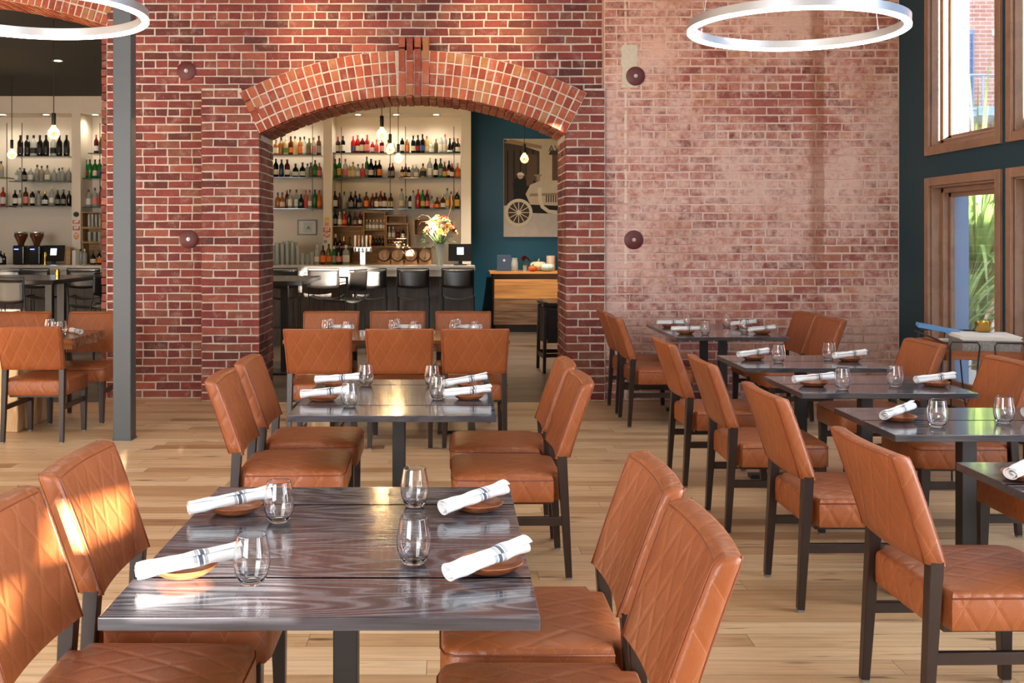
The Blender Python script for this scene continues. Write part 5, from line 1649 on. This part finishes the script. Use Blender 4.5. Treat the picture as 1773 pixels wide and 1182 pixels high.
# dark wooden high chair beside the right jamb
t = thing('high_chair', 'dark wooden high chair standing beside the right arch jamb', 'high chair', (1.27, 11.9, 0), R(4))
hw, hd = .235, .24
for sx_ in (-1, 1):
    for sy in (-1, 1):
        bm = new(); bar(bm, (sx_ * (hw - .02), sy * (hd - .02), .80 if sy < 0 else .76), (sx_ * hw, sy * hd, 0), (.042, .042), (.034, .034)); put('leg', bm, M['dark_wood'], t, bevel=.003, seg=1)
for sy in (-1, 1):
    bm = new(); box(bm, (0, sy * (hd - .012), .20), (hw * 2 - .03, .022, .045)); put('stretcher', bm, M['dark_wood'], t)
    bm = new(); box(bm, (0, sy * (hd - .022), .535), (hw * 2 - .075, .016, .39)); put('back_panel' if sy > 0 else 'front_panel', bm, M['dark_wood'], t)
for sx_ in (-1, 1):
    bm = new(); box(bm, (sx_ * (hw - .008), 0, .18), (.022, hd * 2 - .04, .045)); put('stretcher', bm, M['dark_wood'], t)
    bm = new(); box(bm, (sx_ * (hw - .020), 0, .535), (.016, hd * 2 - .10, .39)); put('side_panel', bm, M['dark_wood'], t)
    bm = new(); box(bm, (sx_ * (hw - .015), 0, .79), (.05, hd * 2 + .02, .028)); put('armrest', bm, M['dark_wood'], t, bevel=.006)
bm = new(); box(bm, (0, 0, .49), (hw * 2 - .09, hd * 2 - .07, .025)); put('seat', bm, M['dark_wood'], t)
bm = new(); tube(bm, [(-hw - .01, -hd, .775), (hw + .01, -hd, .775)], .022, 10); put('front_bar', bm, M['dark_wood'], t, smooth=60, uv=False)

# vase with the sunlit bouquet on the bar
y = 14.80; x = (762 - VX) * y / FPX
o = new(); lathe(o, [(0, 0), (.050, 0), (.053, .006), (.050, .10), (.060, .20), (.082, .315), (.079, .315), (.056, .20), (.046, .10), (.044, .012), (0, .012)], 24)
o = put('glass_vase', o, BG['clear'], smooth=60, uv=False, loc=(x, y, 1.136)); tag(o, 'tall clear glass vase on the bar end', 'vase')
t = thing('flower_bouquet', 'sunlit mixed autumn bouquet with curled twigs on the bar', 'flowers', (x, y, 1.15))
bm = new()
heads = []
for i in range(46):
    a = i * 2.399; rr = math.sqrt((i + .5) / 46)
    el = rr * 1.25
    d = Vector((math.sin(el) * math.cos(a), math.sin(el) * math.sin(a) * .8, math.cos(el)))
    c = Vector((0, 0, .36)) + Vector((d.x * .25, d.y * .20, d.z * .36 - .02)) * rnd.uniform(.8, 1.05)
    heads.append((c, d))
    tube(bm, [(rnd.uniform(-.03, .03), rnd.uniform(-.03, .03), .02), (c.x * .22, c.y * .22, .30), c], .003, 5)
put('stems', bm, M['leaf'], t, uv=False)
for i, (c, d) in enumerate(heads):
    fd = (d + Vector((0, -.5, .1)))
    if i % 6 == 0: nm, mt, r_, n_, rw = 'sunflower', 'petal_y', .062, 14, 2
    elif i % 6 == 3: nm, mt, r_, n_, rw = 'red_bloom', 'petal_r', .042, 9, 3
    elif i % 6 == 5: nm, mt, r_, n_, rw = 'pink_bloom', 'petal_p', .040, 9, 3
    else: nm, mt, r_, n_, rw = 'cream_daisy', 'petal_w', .046, 12, 2
    bm = new(); blossom(bm, c, fd, r_, n_, .3, rw); b = put(nm, bm, M[mt], t, uv=False)
    if nm in ('sunflower', 'cream_daisy'):
        bm = new(); bmesh.ops.create_icosphere(bm, subdivisions=2, radius=r_ * .32, matrix=Matrix.Translation(c + Vector(fd).normalized() * .006)); put('flower_eye', bm, M['eye'] if nm == 'sunflower' else M['petal_y'], b, smooth=180, uv=False)
bm = new()
for i in range(60):
    a, el = rnd.uniform(0, 6.28), rnd.uniform(.3, 1.9)
    d = Vector((math.sin(el) * math.cos(a), math.sin(el) * math.sin(a), math.cos(el)))
    c = Vector((0, 0, .34)) + Vector((d.x * .22, d.y * .18, d.z * .26))
    s = d.cross(Vector((rnd.uniform(-1, 1), rnd.uniform(-1, 1), 1))).normalized() * .018
    L_ = rnd.uniform(.07, .13)
    v = [bm.verts.new(c), bm.verts.new(c + d * L_ * .45 + s), bm.verts.new(c + d * L_ - Vector((0, 0, .02))), bm.verts.new(c + d * L_ * .45 - s)]
    bm.faces.new(v)
o = put('foliage', bm, M['leaf'], t, uv=False, recalc=False); o['kind'] = 'stuff'
for pts in ([(0, 0, .3), (-.10, -.02, .62), (-.17, -.02, .70), (-.26, 0, .72), (-.33, 0, .67), (-.30, 0, .64)], [(0, 0, .3), (-.11, -.05, .52), (-.2, -.04, .62), (-.28, -.03, .62), (-.30, -.03, .57)],
            [(0, 0, .3), (.07, -.02, .58), (.13, 0, .74), (.175, 0, .88), (.16, 0, .98), (.165, 0, 1.02)], [(0, 0, .3), (.08, .03, .55), (.18, .02, .63), (.24, 0, .66)]):
    bm = new(); tube(bm, pts, [.005, .005, .0045, .004, .0035, .003][:len(pts)], 6); put('curled_twig', bm, M['twig'], t, smooth=60, uv=False)

# large sepia print of an old motor car
SY = 17.52
t = thing('car_print', 'large sepia canvas of an old motor car and a man in a cap', 'picture', at(941, 325, SY))
org = Vector(t.location)
def pl(px, py): 
    p = at(px, py, SY) - org
    return (p.x, p.z)
SEP = {k: plain('sepia_' + k, rgb(*c), .7, noise=.14, nscale=9) for k, c in dict(ground=(208, 200, 190), pale=(214, 198, 168), mid=(168, 140, 104), brown=(104, 80, 60), dark=(74, 60, 50), black=(18, 15, 14), cream=(232, 220, 196), face=(196, 166, 136)).items()}
bm = new(); w, h = 138 * SY / FPX, 170 * SY / FPX; box(bm, (0, .022, 0), (w, .044, h)); cv = put('canvas', bm, SEP['pale'], t, bevel=.003)
lay_ = [0]
def paint(name, pts, mat, px=True):
    lay_[0] += 1
    q = -.0006 * lay_[0]
    P = [pl(*p) for p in pts] if px else pts
    bm = new(); prism(bm, P, lambda u, v: Vector((u, .0, v)), lambda u, v: Vector((u, q - .001, v)))
    return put(name, bm, SEP[mat], t, uv=False)
def circ(cx, cy, r, n=28): return [(cx + r * math.cos(2 * math.pi * i / n), cy + r * math.sin(2 * math.pi * i / n)) for i in range(n)]
paint('printed_ground', [(872.5, 409.5), (1009, 409.5), (1009, 352), (872.5, 356)], 'ground')
paint('printed_shed', [(872.5, 356), (934, 352), (934, 262), (872.5, 241)], 'dark')
paint('printed_roof', [(884, 241), (938, 252), (938, 258), (872.5, 247)], 'mid')
for i in range(5): paint('printed_plank', [(878 + i * 11, 352), (880 + i * 11, 352), (880 + i * 11, 262 - 0), (878 + i * 11, 258)], 'black')
paint('printed_door', [(912, 350), (930, 350), (930, 268), (912, 266)], 'brown')
paint('printed_window', [(956, 316), (1000, 316), (1000, 268), (956, 268)], 'brown')
paint('printed_awning', [(950, 268), (1006, 268), (1006, 262), (953, 260)], 'dark')
paint('printed_body', [(890, 352), (888, 318), (892, 308), (900, 304), (909, 308), (914, 318), (926, 312), (929, 318), (914, 330), (914, 352)], 'black')
paint('printed_face', circ(901, 305, 5, 16), 'face')
paint('printed_cap', [(894.5, 303), (897, 299), (903, 298), (907, 301), (908, 303.5)], 'cream')
paint('printed_figure', [(912, 322), (911, 304), (915, 296), (920, 296), (922, 306), (924, 322)], 'brown')
paint('printed_chassis', [(905, 368), (1009, 372), (1009, 356), (905, 350)], 'black')
paint('printed_bonnet', [(910, 336), (918, 320), (934, 313), (1009, 311), (1009, 358), (918, 354)], 'pale')
paint('printed_bonnet_shade', [(916, 340), (1009, 336), (1009, 333), (918, 335)], 'mid')
paint('printed_filler_cap', [(929, 313), (929, 306), (925, 304), (925, 302), (938, 302), (938, 304), (935, 306), (935, 313)], 'mid')
for i in range(7): paint('printed_louvre', [(945 + i * 4, 350), (947 + i * 4, 350), (947 + i * 4, 338), (945 + i * 4, 338)], 'dark')
def band(pts, w):
    L_, R_ = [], []
    for i, p in enumerate(pts):
        a, b = Vector(pts[max(i - 1, 0)]), Vector(pts[min(i + 1, len(pts) - 1)])
        n = (b - a).normalized(); n = Vector((-n.y, n.x))
        L_.append((p[0] + n.x * w, p[1] + n.y * w)); R_.append((p[0] - n.x * w, p[1] - n.y * w))
    return L_ + R_[::-1]
paint('printed_pipe', band([(934, 324), (935, 345), (939, 358), (950, 366), (970, 368), (1008, 368)], 3.2), 'cream')
paint('printed_tyre', circ(898, 368, 24), 'cream')
paint('printed_wheel', circ(898, 368, 18.5), 'dark')
for i in range(12):
    a = i * math.pi / 6
    paint('printed_spoke', [(898 + 3 * math.cos(a) - .7 * math.sin(a), 368 + 3 * math.sin(a) + .7 * math.cos(a)), (898 + 18 * math.cos(a) - .7 * math.sin(a), 368 + 18 * math.sin(a) + .7 * math.cos(a)), (898 + 18 * math.cos(a) + .7 * math.sin(a), 368 + 18 * math.sin(a) - .7 * math.cos(a)), (898 + 3 * math.cos(a) + .7 * math.sin(a), 368 + 3 * math.sin(a) - .7 * math.cos(a))], 'cream')
paint('printed_hub', circ(898, 368, 4, 16), 'cream')
def text(name, body, size, mat, parent, loc, rot=(R(90), 0, 0)):
    cu = bpy.data.curves.new(name, 'FONT'); cu.body = body; cu.size = size; cu.extrude = .001
    cu.materials.append(mat)
    tmp = bpy.data.objects.new(name, cu); me = bpy.data.meshes.new_from_object(tmp); bpy.data.objects.remove(tmp)
    o = bpy.data.objects.new(name, me); COL.objects.link(o); o.parent = parent; o.location = loc; o.rotation_euler = rot
    return o
u, v = pl(949.5, 262)
text('printed_lettering', 'AVT', .15, SEP['dark'], t, (u, -.003, v))
# ---------------------------------------------------------------- wire menu stand by the window
c = Vector((3.47, 6.88, 0))
t = thing('menu_stand', 'wire stand with a wooden tray of papers by the window', 'stand', c, R(-13))
hw, hd, zt = .225, .44, .80
bm = new()
for a, b in (((0, -hd, zt), (2 * hw, .018, .055)), ((0, hd, zt), (2 * hw, .018, .055)), ((-hw, 0, zt), (.018, 2 * hd, .055)), ((hw, 0, zt), (.018, 2 * hd, .055))): box(bm, a, b)
box(bm, (0, 0, zt - .022), (2 * hw, 2 * hd, .012))
put('wooden_tray', bm, mat_wood('tray_wood', rgb(118, 62, 32), rgb(166, 96, 52), (3, 30, 30), .35), t, bevel=.002, seg=1)
def loop(pts, closed=False):
    bm = new(); tube(bm, pts, .0052, 8, closed); return put('wire_leg', bm, M['iron'], t, smooth=60, uv=False)
for sx in (-1, 1):
    for sy in (-1, 1):
        q = sy * (hd + .014)
        x0, x1 = sx * (hw - .02), sx * (hw - .17)
        loop([(x0, q, .0055), (x0 + sx * .01, q, zt + .06), (x0, q, zt + .085), (x1, q, zt + .085), (x1 - sx * .012, q, zt + .06), (x1 + sx * .03, q, .40), (x0 - sx * .03, q, .0055)])
for sx in (-1, 1):
    q = sx * (hw + .014)
    loop([(q, -hd - .03, zt + .075), (q, hd + .03, zt + .075)])
    loop([(q, -hd - .0, zt - .03), (q, hd + .0, zt - .03)])
o = thing('newspaper_stack', 'thick stack of white papers in the wooden tray', 'papers', c + Vector((.0, -.20, zt - .0155)), R(-13))
bm = new(); box(bm, (0, 0, .052), (.34, .36, .104)); put('page_block', bm, M['news'], o)
for i in range(4):
    bm = new(); box(bm, (rnd.uniform(-.006, .006), rnd.uniform(-.006, .006), .108 + .007 * i), (.35, .37, .0055), Matrix.Rotation(rnd.uniform(-.03, .03), 3, 'Z')); put('top_sheet', bm, M['paper'], o)
bm = new(); box(bm, (0, 0, 0), (.30, .22, .022), Matrix.Rotation(R(10), 3, 'Y'))
tag(put('blue_folder', bm, M['blue_folder'], bevel=.003, loc=c + Vector((-.15, .07, zt + .125)), rotz=R(-20)), 'bright blue folder lying tilted on the menu stand', 'folder')
bm = new(); box(bm, (0, 0, 0), (.22, .16, .02), Matrix.Rotation(R(-4), 3, 'X'))
tag(put('white_booklet', bm, M['paper'], bevel=.002, loc=c + Vector((.05, .24, zt + .03)), rotz=R(-16)), 'white booklet low in the tray under the blue folder', 'booklet')
bm = new(); lathe(bm, [(0, 0), (.035, 0), (.05, .012), (.052, .07), (.049, .07), (.046, .014), (0, .01)], 24)
tag(put('brass_cup', bm, M['brass'], smooth=60, uv=False, loc=c + Vector((.07, -.06, zt + .117))), 'small brass cup standing on the paper stack by the window', 'cup')

# ---------------------------------------------------------------- outside the windows
slab('ground_outside', XR + .27, 26, -6, 40, -.25, -.12, plain('outdoor_paving', rgb(170, 164, 156), .9, noise=.2, nscale=3), 'paved ground outside the windows')
def mat_facade():
    k = NT('outside_brick')
    n = k.add('ShaderNodeTexBrick')
    x, y, z = k.sep(k.pos())
    k.link(k.comb(x, z), n.inputs['Vector'])
    n.inputs['Scale'].default_value = 1.0
    n.inputs['Brick Width'].default_value = .24; n.inputs['Row Height'].default_value = .08; n.inputs['Mortar Size'].default_value = .008
    n.inputs['Color1'].default_value = (*rgb(176, 120, 104), 1); n.inputs['Color2'].default_value = (*rgb(196, 146, 128), 1); n.inputs['Mortar'].default_value = (*rgb(208, 190, 178), 1)
    k.set(base=n.outputs[0], rough=.9)
    return k.m
YF = 20.0
b = thing('brick_building', 'sunlit brick building outside with a blue framed door and a balcony', 'building', (12, YF, 0))
bm = new(); pbox(bm, 6.5, 22, YF, YF + 4, -.12, 12); rel(put('facade', bm, mat_facade(), b), b)
Xf = lambda px, y=YF: (px - VX) * y / FPX
Zf = lambda py, y=YF: EYE + (VY - py) * y / FPX
bm = new(); pbox(bm, Xf(1666), Xf(1684), YF - .06, YF + .01, Zf(196), Zf(52)); dr = rel(put('balcony_door', bm, plain('blue_grey_door', rgb(118, 146, 176), .4), b), b)
bm = new(); pbox(bm, Xf(1669), Xf(1681), YF - .07, YF - .061, Zf(185), Zf(60)); o = put('door_glass', bm, plain('dim_blue_glass', rgb(70, 96, 128), .1), dr)
bm = new(); pbox(bm, Xf(1640), Xf(1800), YF - 1.2, YF, Zf(212), Zf(197)); rel(put('balcony_slab', bm, plain('pale_blue_concrete', rgb(160, 186, 208), .7), b), b)
ry = YF - 1.15
bm = new()
for py in (130, 190):
    tube(bm, [(Xf(1640, ry), ry, Zf(py, ry)), (Xf(1800, ry), ry, Zf(py, ry))], .025, 6)
for i in range(6):
    px = 1650 + i * 26
    tube(bm, [(Xf(px, ry), ry, Zf(208, ry)), (Xf(px, ry), ry, Zf(130, ry))], .02, 6)
rel(put('railing', bm, plain('pale_blue_metal', rgb(150, 172, 196), .4, metal=.3), b, uv=False), b)
bm = new(); pbox(bm, Xf(1718), Xf(1724), YF - .12, YF, Zf(62), Zf(52)); rel(put('wall_lamp', bm, M['paper'], b), b)
t = thing('sun_shade_block', 'unseen brick block added to shade the facade outside', 'building', (12, 6, 0))  # added out of view to block sun from the balcony facade
bm = new(); pbox(bm, 9.6, 18, 1.5, 12.0, -.12, 13); rel(put('facade', bm, b.children[0].data.materials[0], t), t)
def spiky(x, y, n, hmax, label, seed, z=-.12):
    r0 = random.Random(seed)
    t = thing('spiky_plant', label, 'plant', (x, y, z), 0, 'spiky strap leaved plants outside the window')
    bm = new(); tube(bm, [(0, 0, 0), (.02, .01, hmax * .25), (0, 0, hmax * .45)], [.07, .05, .045], 10); put('trunk', bm, plain('plant_trunk', rgb(110, 92, 70), .9, noise=.3), t, smooth=60, uv=False)
    bm = new()
    for i in range(n):
        a = r0.uniform(0, 6.283); el = r0.uniform(.12, 1.5)
        L_ = hmax * r0.uniform(.5, .78); w = r0.uniform(.014, .026)
        base = Vector((0, 0, hmax * r0.uniform(.06, .45)))
        d = Vector((math.cos(a), math.sin(a), 0)); s = Vector((-math.sin(a), math.cos(a), 0))
        prev = None; p = base.copy(); ang = el * .62; m = 7
        for j in range(m + 1):
            f = j / m; ww = w * (1 - f ** 2.5) + .0015
            A, B, Cc = bm.verts.new(p + s * ww), bm.verts.new(p - s * ww), bm.verts.new(p + Vector((0, 0, -.004)) + d * -.004)
            if prev:
                bm.faces.new((prev[0], prev[2], Cc, A)); bm.faces.new((prev[2], prev[1], B, Cc))
            prev = (A, B, Cc)
            p = p + (d * math.sin(ang) + Vector((0, 0, math.cos(ang)))) * (L_ / m)
            ang += el * .19
    o = put('strap_leaves', bm, M['strap'], t, smooth=180, recalc=False)
    o['kind'] = 'stuff'
k = NT('strap_leaf')
n = k.noise(k.coord(), 2.2, 3)
base = k.ramp(n, [(.3, rgb(66, 104, 52)), (.55, rgb(124, 156, 78)), (.75, rgb(180, 186, 110))])
k.set(base=base, rough=.45, spec=.5)
trn = k.add('ShaderNodeBsdfTranslucent'); k.link(base, trn.inputs[0])
mx = k.add('ShaderNodeMixShader'); mx.inputs[0].default_value = .35
k.link(k.b.outputs[0], mx.inputs[1]); k.link(trn.outputs[0], mx.inputs[2]); k.link(mx.outputs[0], k.out.inputs[0])
M['strap'] = k.m
spiky(6.62, 12.9, 230, 3.5, 'tall spiky green plant outside the far lower window', 3)
spiky(8.3, 16.2, 160, 3.6, 'spiky green plant standing behind the tall one outside', 5)
spiky(5.62, 11.35, 110, 1.5, 'low spiky green plant under the tall one by the window', 9)
